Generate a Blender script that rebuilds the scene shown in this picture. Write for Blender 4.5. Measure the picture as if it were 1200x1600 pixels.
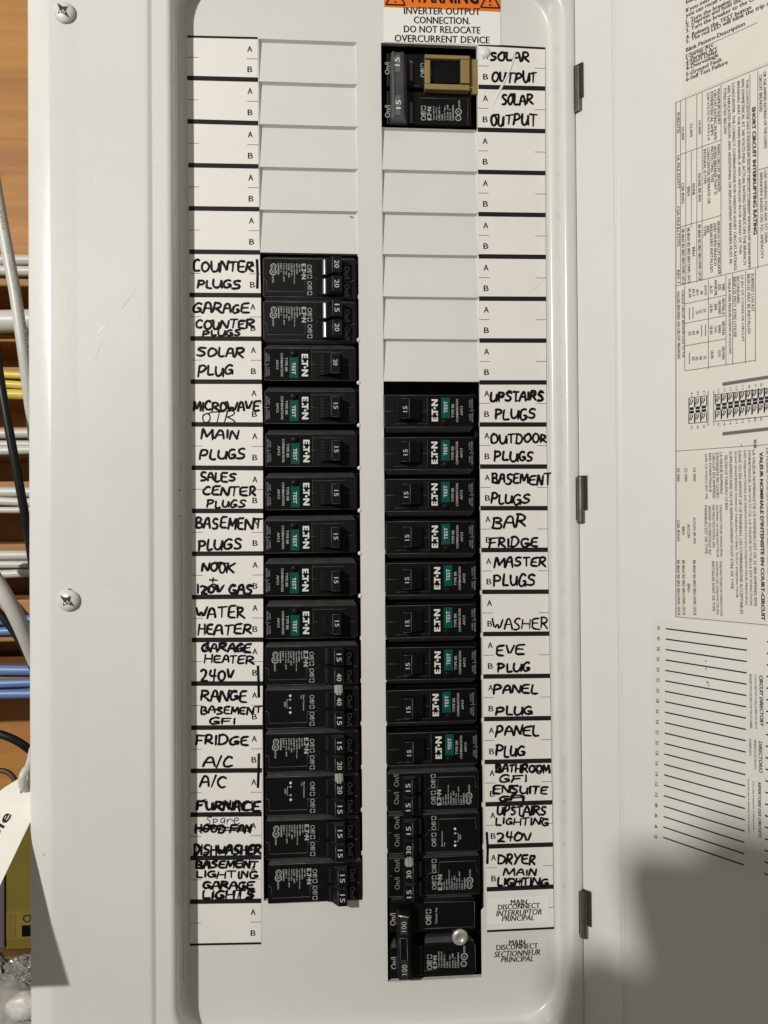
import bpy, bmesh, math, random
from mathutils import Vector, Matrix
random.seed(7)
for o in list(bpy.data.objects): bpy.data.objects.remove(o)
SC = bpy.context.scene
COL = SC.collection
MM = 0.001

# ------------------------------------------------------------------ camera
W3 = (-0.009, -0.070, -0.007)
def rodrigues(w):
    th = math.sqrt(sum(c*c for c in w)); k = [c/th for c in w]
    K = Matrix(((0, -k[2], k[1]), (k[2], 0, -k[0]), (-k[1], k[0], 0)))
    I = Matrix.Identity(3)
    return I + K*math.sin(th) + (K @ K)*(1-math.cos(th))
RC = rodrigues(W3)                       # panel (right, down, depth) -> camera
def p2b(v): return Vector((v[0], v[2], -v[1]))
RIGHT, DOWN, FWD = p2b(RC[0]), p2b(RC[1]), p2b(RC[2])
CAM = Vector((0, -456.5, 0))
cam_d = bpy.data.cameras.new('camera'); cam = bpy.data.objects.new('camera', cam_d); COL.objects.link(cam)
cam_d.sensor_fit = 'VERTICAL'; cam_d.sensor_height = 24; cam_d.sensor_width = 18; cam_d.lens = 18.0
cam_d.clip_start = 0.01; cam_d.clip_end = 50
M = Matrix((RIGHT, -DOWN, -FWD)).transposed().to_4x4(); M.translation = CAM*MM
cam.matrix_world = M
SC.camera = cam

# ------------------------------------------------------------------ light
world = bpy.data.worlds.new('World'); SC.world = world; world.use_nodes = True
bg = world.node_tree.nodes['Background']
wn = world.node_tree; wt = wn.nodes.new('ShaderNodeTexCoord'); wg = wn.nodes.new('ShaderNodeSeparateXYZ')
wn.links.new(wt.outputs['Generated'], wg.inputs[0])
wm = wn.nodes.new('ShaderNodeMapRange'); wm.inputs['From Min'].default_value = -.7; wm.inputs['From Max'].default_value = .9
wm.inputs['To Min'].default_value = .14; wm.inputs['To Max'].default_value = .38; wm.interpolation_type = 'SMOOTHSTEP'
wn.links.new(wg.outputs['Z'], wm.inputs['Value']); wn.links.new(wm.outputs['Result'], bg.inputs[1])      # dim room: light ceiling, dark floor
bg.inputs[0].default_value = (1.0, 0.935, 0.83, 1)
LAMP = Vector((-870, -1150, 470))
ld = bpy.data.lights.new('bare_bulb', 'POINT'); lamp = bpy.data.objects.new('bare_bulb', ld); COL.objects.link(lamp)
lamp.location = LAMP*MM; ld.energy = 87; ld.shadow_soft_size = 0.022; ld.color = (1.0, 0.985, 0.948)
SC.view_settings.view_transform = 'Standard'; SC.view_settings.look = 'None'
SC.view_settings.exposure = 0; SC.view_settings.gamma = 1
SC.render.engine = 'CYCLES'

# ------------------------------------------------------------------ pixel -> place
def ray(px, py): return FWD + RIGHT*((px-600)/1200.0) + DOWN*((py-800)/1200.0)
def at(px, py, y=0.0):
    d = ray(px, py); return CAM + d*((y-CAM.y)/d.y)
TR = -16.0
HINGE = at(905.6, 800, TR+0.9)
DA = math.radians(50.5)
DD = Vector((math.cos(DA), -math.sin(DA), 0)); DN = Vector((-math.sin(DA), -math.cos(DA), 0))
def door_st(px, py):
    d = ray(px, py); t = (HINGE-CAM).dot(DN)/d.dot(DN); p = CAM + d*t
    return (p-HINGE).dot(DD), p.z
def door_pt(s, t, n=0.0): return HINGE*1.0 + DD*s + DN*n + Vector((0, 0, t-HINGE.z))

# ------------------------------------------------------------------ materials
def mat(name, col, rough=.5, metal=0, bump=0, bscale=400, var=0, vscale=8, coat=0, spec=None):
    m = bpy.data.materials.new(name); m.use_nodes = True
    nt = m.node_tree; b = nt.nodes['Principled BSDF']
    b.inputs['Base Color'].default_value = (*col, 1); b.inputs['Roughness'].default_value = rough
    b.inputs['Metallic'].default_value = metal
    if coat: b.inputs['Coat Weight'].default_value = coat; b.inputs['Coat Roughness'].default_value = .12
    if spec is not None: b.inputs['Specular IOR Level'].default_value = spec
    if bump or var:
        tc = nt.nodes.new('ShaderNodeTexCoord')
    if var:
        n = nt.nodes.new('ShaderNodeTexNoise'); n.inputs['Scale'].default_value = vscale; n.inputs['Detail'].default_value = 6
        n.inputs['Roughness'].default_value = .6
        nt.links.new(tc.outputs['Object'], n.inputs['Vector'])
        r = nt.nodes.new('ShaderNodeValToRGB')
        r.color_ramp.elements[0].position = .3; r.color_ramp.elements[1].position = .7
        r.color_ramp.elements[0].color = (*[c*(1-var) for c in col], 1)
        r.color_ramp.elements[1].color = (*[min(1, c*(1+var*.6)) for c in col], 1)
        nt.links.new(n.outputs['Fac'], r.inputs['Fac']); nt.links.new(r.outputs['Color'], b.inputs['Base Color'])
        mr = nt.nodes.new('ShaderNodeMapRange'); mr.inputs['To Min'].default_value = max(.04, rough*.8); mr.inputs['To Max'].default_value = min(1, rough*1.25)
        nt.links.new(n.outputs['Fac'], mr.inputs['Value']); nt.links.new(mr.outputs['Result'], b.inputs['Roughness'])
    if bump:
        n2 = nt.nodes.new('ShaderNodeTexNoise'); n2.inputs['Scale'].default_value = bscale; n2.inputs['Detail'].default_value = 3
        nt.links.new(tc.outputs['Object'], n2.inputs['Vector'])
        bp = nt.nodes.new('ShaderNodeBump'); bp.inputs['Strength'].default_value = bump; bp.inputs['Distance'].default_value = .0006
        nt.links.new(n2.outputs['Fac'], bp.inputs['Height']); nt.links.new(bp.outputs['Normal'], b.inputs['Normal'])
    return m
def wood(name, a, b_, sc=1.0):
    m = bpy.data.materials.new(name); m.use_nodes = True; nt = m.node_tree; b = nt.nodes['Principled BSDF']
    tc = nt.nodes.new('ShaderNodeTexCoord'); mp = nt.nodes.new('ShaderNodeMapping')
    mp.inputs['Scale'].default_value = (2.2*sc, 6*sc, 26*sc)
    nt.links.new(tc.outputs['Object'], mp.inputs['Vector'])
    n = nt.nodes.new('ShaderNodeTexNoise'); n.inputs['Scale'].default_value = 2.4; n.inputs['Detail'].default_value = 9
    n.inputs['Distortion'].default_value = .8; n.inputs['Roughness'].default_value = .62
    nt.links.new(mp.outputs['Vector'], n.inputs['Vector'])
    r = nt.nodes.new('ShaderNodeValToRGB'); r.color_ramp.elements[0].position = .33; r.color_ramp.elements[1].position = .62
    r.color_ramp.elements[0].color = (*b_, 1); r.color_ramp.elements[1].color = (*a, 1)
    nt.links.new(n.outputs['Fac'], r.inputs['Fac']); nt.links.new(r.outputs['Color'], b.inputs['Base Color'])
    b.inputs['Roughness'].default_value = .62
    bp = nt.nodes.new('ShaderNodeBump'); bp.inputs['Strength'].default_value = .35; bp.inputs['Distance'].default_value = .001
    nt.links.new(n.outputs['Fac'], bp.inputs['Height']); nt.links.new(bp.outputs['Normal'], b.inputs['Normal'])
    return m
STEEL = mat('white_enamel', (.62, .607, .570), .25, bump=.07, bscale=300, var=.045, vscale=9, coat=.10, spec=.45)
STEELD = mat('white_enamel_door', (.62, .61, .574), .34, bump=.04, bscale=260, var=.03, vscale=7)
SCRL = mat('scuffed_enamel', (.67, .66, .64), .4)
SCRD = mat('scratched_enamel', (.36, .35, .33), .5)
GALV = mat('galvanised_steel', (.42, .42, .41), .4, .8, var=.2, vscale=30)
PAPER = mat('paper_strip', (.70, .675, .625), .55, var=.03, vscale=25)
FILM = mat('label_film', (.66, .645, .60), .4, var=.03, vscale=25)
STICK = mat('white_sticker', (.74, .73, .69), .38, var=.02, vscale=30)
CREAM = mat('cream_sticker', (.60, .565, .50), .45, var=.03, vscale=20)
DIRP = mat('directory_sticker', (.61, .59, .54), .5, var=.03, vscale=20)
INK = mat('black_ink', (.012, .012, .012), .5, spec=0.15)
TINK = mat('print_ink', (.04, .038, .035), .6, spec=.2)
GINK = mat('grey_ink', (.10, .095, .085), .6)
MARK = mat('marker_ink', (.005, .005, .006), .4, spec=0.12)
ORANGE = mat('orange_band', (.72, .16, .008), .4)
PLAS = mat('black_plastic', (.0042, .0042, .0042), .40, spec=.16, bump=.12, bscale=1500, var=.25, vscale=60)
PLASG = mat('black_plastic_gloss', (.004, .004, .0045), .25, spec=.3, var=.3, vscale=80)
PLASD = mat('dark_cavity_plastic', (.004, .004, .004), .6, spec=0.1)
PLASE = mat('plastic_edge_highlight', (.085, .083, .078), .4)  # pale colour paints the thin highlight lines along the breaker edges
TIEG = mat('grey_tie_plastic', (.055, .056, .058), .35, var=.3, vscale=90)
LBL = mat('black_label', (.003, .003, .003), .5, spec=0.08)
WINK = mat('white_print', (.62, .61, .58), .5)
LINK = mat('pale_print', (.36, .35, .33), .5)
DINK = mat('embossed_grey', (.19, .19, .18), .5, spec=.2)
GREEN = mat('green_label', (.002, .066, .052), .4, spec=.15)
METAL = mat('zinc_metal', (.50, .49, .45), .34, .55, var=.2, vscale=60)
DMET = mat('dull_hinge_steel', (.24, .22, .19), .22, .9, var=.25, vscale=90)
SCREWM = mat('painted_screw', (.58, .565, .53), .3, 0, var=.15, vscale=200)
PLASW = mat('worn_lamplit_plastic', (.034, .033, .030), .48, bump=.2, bscale=900, var=.35, vscale=120, spec=.75)  # flanks: wear plus the lamp's grey reflection, both put into the colour
PLASH = mat('polished_black_plastic', (.008, .008, .008), .24, spec=.8)
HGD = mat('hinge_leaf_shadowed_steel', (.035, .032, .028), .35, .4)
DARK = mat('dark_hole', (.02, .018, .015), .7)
TAN = mat('tan_clip_plastic', (.24, .165, .06), .42, var=.15, vscale=90)
NINK = mat('handle_number', (.44, .43, .40), .5)
TIED = mat('dark_grey_plastic', (.022, .022, .022), .4, spec=.3)
PLY = wood('plywood', (.39, .17, .027), (.26, .10, .014), .75)
BATT = wood('lath_wood', (.37, .17, .038), (.23, .10, .02), .9)
WCAB = mat('white_cable', (.52, .50, .45), .4, var=.08, vscale=40)
GCAB = mat('grey_cable', (.50, .48, .44), .38, var=.1, vscale=40)
YCAB = mat('yellow_cable', (.62, .47, .075), .4, var=.1, vscale=40)
BCAB = mat('blue_cable', (.11, .20, .42), .4, var=.12, vscale=40)
KCAB = mat('black_cable', (.010, .010, .011), .38, spec=0.3)
BRWN = mat('brown_wire', (.06, .030, .012), .5)
TAGM = mat('tag_card', (.72, .69, .62), .6, var=.02, vscale=30)
YBOX = mat('yellow_carton', (.13, .10, .004), .55, var=.15, vscale=30)
PURP = mat('purple_carton', (.09, .065, .075), .6)
OLAB = mat('ochre_carton_label', (.17, .115, .014), .55, var=.2, vscale=80)
FOIL = mat('crumpled_plastic', (.20, .19, .17), .25, bump=.5, bscale=120)
CLOTH = mat('grey_cloth', (.30, .29, .26), .85, bump=.4, bscale=500, var=.2, vscale=40)
SHELF = wood('shelf_wood', (.16, .085, .03), (.09, .045, .016))

# ------------------------------------------------------------------ mesh builder (mm)
class MB:
    def __init__(s): s.v = []; s.f = []; s.mi = []; s.sm = []; s.mats = []
    def m(s, material):
        if material not in s.mats: s.mats.append(material)
        return s.mats.index(material)
    def add(s, vs, fs, material, smooth=False, fn=None):
        k = len(s.v); i = s.m(material)
        for v in vs: s.v.append(tuple(fn(*v)) if fn else tuple(v))
        for f in fs: s.f.append([k+j for j in f]); s.mi.append(i); s.sm.append(smooth)
    def build(s, name, parent=None, loc=None, mods=None):
        me = bpy.data.meshes.new(name)
        me.from_pydata([(a*MM, b*MM, c*MM) for a, b, c in s.v], [], s.f)
        for mt in s.mats: me.materials.append(mt)
        me.polygons.foreach_set('material_index', s.mi); me.polygons.foreach_set('use_smooth', s.sm)
        me.update()
        o = bpy.data.objects.new(name, me); COL.objects.link(o)
        if parent: o.parent = parent
        if loc is not None: o.location = Vector(loc)*MM
        return o
    # ---- shapes
    def box(s, x0, x1, y0, y1, z0, z1, mt, ch=0.0, fn=None, bl=None):
        """box; front is y0 (towards camera); ch chamfers the front edge"""
        x0, x1 = sorted((x0, x1)); y0, y1 = sorted((y0, y1)); z0, z1 = sorted((z0, z1))
        c = min(ch, (x1-x0)/2.2, (z1-z0)/2.2, (y1-y0))
        R = lambda d, y: [(x0+d, y, z0+d), (x1-d, y, z0+d), (x1-d, y, z1-d), (x0+d, y, z1-d)]
        if c > 0:
            L = [R(0, y1), R(0, y0+c), R(c*.3, y0+c*.3), R(c, y0)]
        else: L = [R(0, y1), R(0, y0)]
        vs = [p for l in L for p in l]; n = len(L); fs = []
        for k in range(n-1):
            for j in range(4):
                a = 4*k+j; b = 4*k+(j+1) % 4; fs.append((a, b, b+4, a+4))
        fs.append((4*n-4, 4*n-3, 4*n-2, 4*n-1)); fs.append((3, 2, 1, 0))
        s.add(vs, fs, mt, fn=fn)
    def prof(s, pts, z0, z1, mt, smooth=False, fn=None, caps=True):
        """closed (x,y) profile extruded in z"""
        n = len(pts); vs = [(x, y, z0) for x, y in pts]+[(x, y, z1) for x, y in pts]
        fs = [(j, (j+1) % n, n+(j+1) % n, n+j) for j in range(n)]
        s.add(vs, fs, mt, smooth, fn)
        if caps: s.add(vs, [tuple(range(n))[::-1], tuple(range(n, 2*n))], mt, False, fn)
    def strip(s, pts, z0, z1, mt, smooth=False, nz=1):
        n = len(pts); vs = []; fs = []
        for k in range(nz+1):
            z = z0+(z1-z0)*k/nz
            vs += [(x, y, z) for x, y in pts]
        for k in range(nz):
            for j in range(n-1): fs.append((k*n+j, k*n+j+1, (k+1)*n+j+1, (k+1)*n+j))
        s.add(vs, fs, mt, smooth)
    def quad(s, a, b, c, d, mt): s.add([a, b, c, d], [(0, 1, 2, 3)], mt)
    def tube(s, path, r, mt, n=8, flat=1.0, flatdir=None, cap=True, taper=None):
        P = [Vector(p) for p in path]; vs = []; fs = []
        prev = None
        for i, p in enumerate(P):
            t = (P[min(i+1, len(P)-1)]-P[max(i-1, 0)])
            if t.length < 1e-9: t = Vector((1, 0, 0))
            t.normalize()
            if flatdir is not None: a = Vector(flatdir)
            else:
                a = prev if prev is not None else (Vector((0, 1, 0)) if abs(t.y) < .9 else Vector((1, 0, 0)))
            a = (a - t*a.dot(t)); a.normalize(); b = t.cross(a); prev = a
            rr = r[i] if isinstance(r, (list, tuple)) else r
            for k in range(n):
                th = 2*math.pi*k/n
                vs.append(p+a*(math.cos(th)*rr*flat)+b*(math.sin(th)*rr))
        for i in range(len(P)-1):
            for k in range(n): fs.append((i*n+k, i*n+(k+1) % n, (i+1)*n+(k+1) % n, (i+1)*n+k))
        if cap: fs.append(tuple(range(n))[::-1]); fs.append(tuple(range((len(P)-1)*n, len(P)*n)))
        s.add(vs, fs, mt, True)
    def lathe(s, prof, c, axis_y=True, n=24, mt=None, smooth=True):
        """profile [(radius, y)] about the y axis through c"""
        vs = []; fs = []
        for r, y in prof:
            for k in range(n):
                th = 2*math.pi*k/n; vs.append((c[0]+r*math.cos(th), c[1]+y, c[2]+r*math.sin(th)))
        for i in range(len(prof)-1):
            for k in range(n): fs.append((i*n+k, i*n+(k+1) % n, (i+1)*n+(k+1) % n, (i+1)*n+k))
        fs.append(tuple(range((len(prof)-1)*n, len(prof)*n)))
        s.add(vs, fs, mt, smooth)
    def poly(s, pts, mt, fn): s.add(pts, [tuple(range(len(pts)))], mt, False, lambda *p: fn(*p))
    def text(s, st, fn, w=None, h=1.0, mt=None, bold=0, ital=0, fat=0, off=None):
        """text with its box mapped onto [0,w]x[0,h]; fn(u,v)->xyz"""
        V, F, bw, bh = glyphs(st, bold, ital)
        if w is None: w = h*bw/bh
        s.add(V, F, mt, False, lambda x, y: fn(x/bw*w, y/bh*h))
        if fat:
            o_ = Vector(fn(0, 0)); dx = (Vector(fn(1, 0))-o_)*fat
            lift = Vector(off) if off else Vector((0, -.012, 0))
            s.add(V, F, mt, False, lambda x, y: tuple(Vector(fn(x/bw*w, y/bh*h))+dx+lift))
_gc = {}
def glyphs(st, bold, ital):
    key = (st, bold, ital)
    if key in _gc: return _gc[key]
    c = bpy.data.curves.new('t', 'FONT'); c.body = st; c.size = 1; c.resolution_u = 2; c.offset = bold; c.shear = ital
    c.fill_mode = 'FRONT'
    o = bpy.data.objects.new('t', c); COL.objects.link(o)
    dg = bpy.context.evaluated_depsgraph_get(); dg.update()
    me = bpy.data.meshes.new_from_object(o.evaluated_get(dg))
    V = [(v.co.x, v.co.y) for v in me.vertices]; F = [tuple(p.vertices) for p in me.polygons]
    bpy.data.objects.remove(o); bpy.data.curves.remove(c); bpy.data.meshes.remove(me)
    x0 = min(v[0] for v in V); y0 = min(v[1] for v in V)
    V = [(x-x0, y-y0) for x, y in V]; bw = max(v[0] for v in V); bh = max(v[1] for v in V)
    _gc[key] = (V, F, max(bw, 1e-3), max(bh, 1e-3)); return _gc[key]

def tag(o, label=None, cat=None, group=None, kind=None):
    if label: o['label'] = label
    if cat: o['category'] = cat
    if group: o['group'] = group
    if kind: o['kind'] = kind
    return o
def empty(name, loc, label, cat, group=None, rot=(0, 0, 0)):
    o = bpy.data.objects.new(name, None); COL.objects.link(o); o.location = Vector(loc)*MM; o.rotation_euler = rot
    o.empty_display_size = .02
    return tag(o, label, cat, group)
def chaikin(P, it=2):
    for _ in range(it):
        if len(P) < 3: return P
        Q = [P[0]]
        for a, b in zip(P, P[1:]):
            Q.append(tuple(.75*x+.25*y for x, y in zip(a, b))); Q.append(tuple(.25*x+.75*y for x, y in zip(a, b)))
        Q.append(P[-1]); P = Q
    return P

# ------------------------------------------------------------------ measured index bars (pixels of the photo)
L0 = [(292.5,57),(292.5,121.75),(293,189.5),(294.3,258),(295,325.5),(295.8,393.2),(296,460.8),(297.5,528.8),(298,596.3),(299.3,663),(299.5,730.8),(300,798.3),(300,865.3),(300,933),(299.7,1000),(298.8,1068),(298.8,1137),(298.2,1204.5),(297.5,1273),(297.5,1340.8),(297,1409),(296.5,1476)]
L1 = [(402.5,59.5),(403,124.5),(403.3,192.5),(403.8,260),(405,326.8),(405.8,394.4),(407.5,461.5),(408,529.3),(408.8,596.5),(410.5,663.5),(410.8,731.5),(410.8,798.3),(411.3,864.8),(411,931.8),(411,999.5),(410.5,1068),(410,1136.3),(409.2,1203.6),(408.8,1272),(408,1339.5),(408,1407.5),(408,1473.8)]
R0 = [(747.5,70),(747.5,135.6),(746.6,202.5),(747,268.5),(747.5,334.5),(748,400.5),(748.5,466.5),(749,532),(749.3,597.5),(749.3,663.3),(750,729),(750.7,794),(752,859.5),(753.3,924.8),(754.7,990.7),(755.2,1057),(756.3,1123.5),(757.3,1190.7),(758.4,1256.8),(759.7,1322.7),(760.5,1389.6),(761,1455)]
R1 = [(852,75.6),(852,138.3),(852,205),(852.3,270.5),(852.6,336),(853,401.5),(853.4,467),(853.7,532.2),(854,597.5),(854,663.3),(854.7,729),(855.5,794),(856,859),(857.3,924.5),(858.4,990),(859.5,1056),(860.8,1122),(861.5,1188.5),(863,1253.6),(864,1319.5),(864.8,1385.3),(866,1449.9)]

# ================================================================== THE PANEL
BASE = Vector((0, 125, -365))
panel = empty('breaker_panel', BASE, 'white steel breaker panel with open door and black breakers in two columns', 'breaker panel')
def part(mb, name, parent=panel, label=None):
    o = mb.build(name, parent)
    if parent is panel: o.location = -BASE*MM
    if label: o['label'] = label
    return o
ZT, ZB = 372, -368
# --- enclosure box behind the cover
mb = MB()
BX0, BX1, BY = at(46, 800, -15).x+8, 205, 125
for a in ((BX0, BX0+1.5, -6, BY, ZB+8, ZT-8), (BX1-1.5, BX1, -6, BY, ZB+8, ZT-8), (BX0+1.5, BX1-1.5, BY-1.5, BY, ZB+8, ZT-8),
          (BX0+1.5, BX1-1.5, -6, BY-1.5, ZT-9.5, ZT-8), (BX0+1.5, BX1-1.5, -6, BY-1.5, ZB+8, ZB+9.5)):
    mb.box(*a, GALV)
part(mb, 'enclosure')

# --- cover trim with the rounded recess
rl = at(283.5, 800, 0).x; rr = at(868.5, 800, 0).x; rt = at(600, -27, 0).z; rb = at(600, 1605, 0).z
def rrect(o, n=14, r=28.0):
    x0, x1, z0, z1 = rl-o, rr+o, rb-o, rt+o; r = r+o; out = []
    for cx, cz, a0 in ((x1-r, z1-r, 0), (x0+r, z1-r, 90), (x0+r, z0+r, 180), (x1-r, z0+r, 270)):
        for k in range(n+1):
            th = math.radians(a0+90*k/n); out.append((cx+r*math.cos(th), cz+r*math.sin(th), cx, cz, math.cos(th), math.sin(th)))
    return out
mb = MB()
loops = [(-3.0, .02), (-1.6, -.25), (-.7, -.9), (-.15, -2.2), (0, -4), (.35, -10.5), (.7, -12.6), (1.3, -14.2), (2.2, -15.3), (3.4, -15.9), (4.4, TR)]
vs = []; fs = []; n = None
for o, y in loops:
    P = rrect(o); n = len(P); vs += [(p[0], y, p[1]) for p in P]
for k in range(len(loops)-1):
    for j in range(n): fs.append((k*n+j, k*n+(j+1) % n, (k+1)*n+(j+1) % n, (k+1)*n+j))
mb.add(vs, fs, STEEL, True)
P = rrect(4.4); XA = at(241, 800, TR).x; XB = at(898, 800, TR).x
def hit(p):
    c = [];
    if p[4] > 1e-6: c.append((XB-p[2])/p[4])
    if p[4] < -1e-6: c.append((XA-p[2])/p[4])
    if p[5] > 1e-6: c.append((ZT-p[3])/p[5])
    if p[5] < -1e-6: c.append((ZB-p[3])/p[5])
    t = min(c); return (p[2]+p[4]*t, p[3]+p[5]*t)
Q = [hit(p) for p in P]
for j in range(n):
    k = (j+1) % n; a, b = Q[j], Q[k]; ring = [(P[j][0], TR, P[j][1]), (P[k][0], TR, P[k][1]), (b[0], TR, b[1])]
    sa = abs(a[1]-ZT) < 1e-3 or abs(a[1]-ZB) < 1e-3; sb = abs(b[1]-ZT) < 1e-3 or abs(b[1]-ZB) < 1e-3
    va = abs(a[0]-XA) < 1e-3 or abs(a[0]-XB) < 1e-3; vb = abs(b[0]-XA) < 1e-3 or abs(b[0]-XB) < 1e-3
    if (sa and not va and vb and not sb): ring.append((b[0], TR, a[1]))
    if (va and not sa and sb and not vb): ring.append((a[0], TR, b[1]))
    ring.append((a[0], TR, a[1])); mb.add(ring, [tuple(range(len(ring)))], STEEL)
def X(px, y): return at(px, 800, y).x
lp = [(XA, TR), (X(240.3, -16.05), -16.05), (X(239, -16.2), -16.2), (X(235.5, -17.0), -17.0), (X(233, -17.3), -17.3), (X(231, -17.4), -17.4), (X(226, -17.42), -17.42), (X(126, -17.42), -17.42), (X(120, -17.52), -17.52), (X(81, -18.4), -18.4), (X(78.5, -18.4), -18.4),
      (X(76, -18.2), -18.2), (X(49, -16.6), -16.6), (X(47.3, -16.1), -16.1), (X(46.2, -15.3), -15.3), (X(45.8, -14), -14), (X(46, -12), -8)]
mb.strip(lp, ZB, ZT, STEEL, True)
for y0_, y1_ in ((1530, 812), (760, 722), (636, 60)): mb.box(rl-.1, rl+.75, -3.2, -.3, at(284, y0_, 0).z, at(284, y1_, 0).z, STEEL, .1)
for y0_ in (766, 806): mb.lathe([(.45, 0), (.05, -.05)], (rl+.6, -7, at(276, y0_, -7).z), n=8, mt=DARK)
rp = [(XB, TR), (X(901, -15.9), -15.9), (X(903.6, -15.6), -15.6), (X(905.2, -14.8), -14.8), (X(905.6, -13), -12), (X(908, -11), -10), (212, -10), (214, -8), (214, 4)]
mb.strip(rp, ZB, ZT, STEEL, True)
mb.quad((lp[-1][0], -8, ZT), (214, -8, ZT), (214, -10, ZT), (XA, TR, ZT), STEEL)
# scuffs and scratches in the enamel
for (p, q, w_, mt_) in (((214, 451), (190, 482), .3, 0), ((160, 530), (149, 562), .25, 0), ((168, 505), (153, 519), .9, 1), ((217, 490), (212, 503), .5, 1), ((187, 565), (181, 575), .5, 1), ((161, 925), (171, 923), .55, 1), ((152, 937), (156, 938), .4, 1), ((230, 845), (229, 853), .7, 1), ((80, 802), (82, 803), .9, 0), ((143, 459), (144, 461), .5, 1), ((135, 219), (137, 221), .6, 1), ((138, 250), (150, 282), .35, 1), ((245, 260), (245.5, 262), .5, 0), ((200, 872), (206, 880), .3, 1), ((222, 345), (222.5, 352), .4, 1), ((66, 1332), (70, 1337), .35, 0)):
    y_ = -18.0 if p[0] < 126 else -17.46
    if 232 < p[0]: y_ = TR-.04
    if p[0] < 78: y_ = -18.0
    A, B = at(*p, y_), at(*q, y_); d_ = (B-A).normalized(); n_ = Vector((-d_.z, 0, d_.x))*w_/2
    mb.add([A-n_*.3, B-n_, B+n_, A+n_*.3], [(0, 1, 2, 3)], SCRL if mt_ else SCRD)
cover = part(mb, 'cover_trim')
bev = cover.modifiers.new('soft', 'EDGE_SPLIT'); bev.split_angle = math.radians(32)

# --- dead front with the two breaker openings
OLx0, OLx1 = at(409, 900).x, at(563.5, 900).x
ORx0, ORx1 = at(601.3, 900).x, at(752.3, 900).x
OLt, OLb = at(490, 63.5).z, at(490, 1404.5).z
ORt, ORb = at(672, 69.5).z, at(672, 1531).z
PIT = 25.4
mb = MB()
fx0, fx1, fz0, fz1 = rl-2, rr+2, rb-2, rt+2
def rect(x0, x1, z0, z1, y=0.0, mt=STEEL): mb.add([(x0, y, z0), (x1, y, z0), (x1, y, z1), (x0, y, z1)], [(0, 1, 2, 3)], mt)
rect(fx0, OLx0, fz0, fz1); rect(OLx1, ORx0, fz0, fz1); rect(ORx1, fx1, fz0, fz1)
rect(OLx0, OLx1, OLt, fz1); rect(OLx0, OLx1, fz0, OLb); rect(ORx0, ORx1, ORt, fz1); rect(ORx0, ORx1, fz0, ORb)
for x0, x1, zt, zb in ((OLx0, OLx1, OLt, OLb), (ORx0, ORx1, ORt, ORb)):
    for d in (0,):
        mb.add([(x0, 0, zt), (x1, 0, zt), (x1, 0, zb), (x0, 0, zb), (x0, 3, zt), (x1, 3, zt), (x1, 3, zb), (x0, 3, zb)],
               [(0, 1, 5, 4), (1, 2, 6, 5), (2, 3, 7, 6), (3, 0, 4, 7)], STEEL)
# broken knock-out tabs left along the openings
for k in range(7, 14):
    z = OLt-PIT*k
    mb.lathe([(0.05, -.35), (1.0, -.3), (1.25, .2), (1.25, 1.2)], (OLx1-.35, 0, z-.6), n=10, mt=STEEL)
for k in list(range(5, 20)):
    z = OLt-PIT*k+random.uniform(-.3, .3)
    mb.box(OLx1-random.uniform(.4, .9), OLx1, .1, 1.6, z-1.3, z+.9, STEEL)
for k in range(9, 20):
    z = ORt-PIT*k+random.uniform(-.4, .4)
    mb.box(ORx1-random.uniform(.4, .9), ORx1, .1, 1.6, z-1.4, z+1.2, STEEL)
    mb.box(ORx0, ORx0+random.uniform(.4, .8), .1, 1.6, z-1.5, z+1.2, STEEL)
z = ORb; mb.add([(ORx1-1.9, .05, z), (ORx1, .05, z), (ORx1, .05, z+42), (ORx1-1.9, .05, z+40)], [(0, 1, 2, 3)], STEEL)
dead = part(mb, 'dead_front')

def blank(x0, x1, zt, mark=False):
    b = MB(); g = .12
    y0, y1 = 2.3, .12
    b.add([(x0+g, y0, zt-.05), (x1-g, y0, zt-.05), (x1-g, y1, zt-PIT+.1), (x0+g, y1, zt-PIT+.1),
           (x0+g, 3, zt-.05), (x1-g, 3, zt-.05), (x1-g, 3, zt-PIT+.1), (x0+g, 3, zt-PIT+.1)],
          [(0, 1, 2, 3), (4, 5, 1, 0), (2, 1, 5, 6), (3, 2, 6, 7), (0, 3, 7, 4)], STEEL)
    zb_ = zt-PIT+.6; zt_ = zt-.08
    b.add([(x0+.04, -.03, zt_), (x0+1.25, y0-.02, zt_), (x0+.25, y1-.02, zb_), (x0+.04, -.03, zb_)], [(0, 1, 2, 3)], STEEL)      # pressed edges of the plate
    b.add([(x1-.04, -.03, zt_), (x1-1.35, y0-.02, zt_), (x1-.55, y1-.02, zb_), (x1-.04, -.03, zb_)], [(0, 1, 2, 3)], STEEL)
    b.add([(x0+1.25, y0-.02, zt_-.9), (x1-1.35, y0-.02, zt_-.9), (x1-.1, -.03, zt_), (x0+.1, -.03, zt_)], [(0, 1, 2, 3)], STEEL)
    if mark: b.tube([(x1-5, .35+.7, zt-3), (x1-4, .3+.7, zt-2.5), (x1-3.2, .3+.7, zt-2.9)], .25, GINK, 6)
    part(b, 'blank_plate')
for k in range(5): blank(OLx0, OLx1, OLt-PIT*k, k == 4)
for k in range(2, 8): blank(ORx0, ORx1, ORt-PIT*k)

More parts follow.
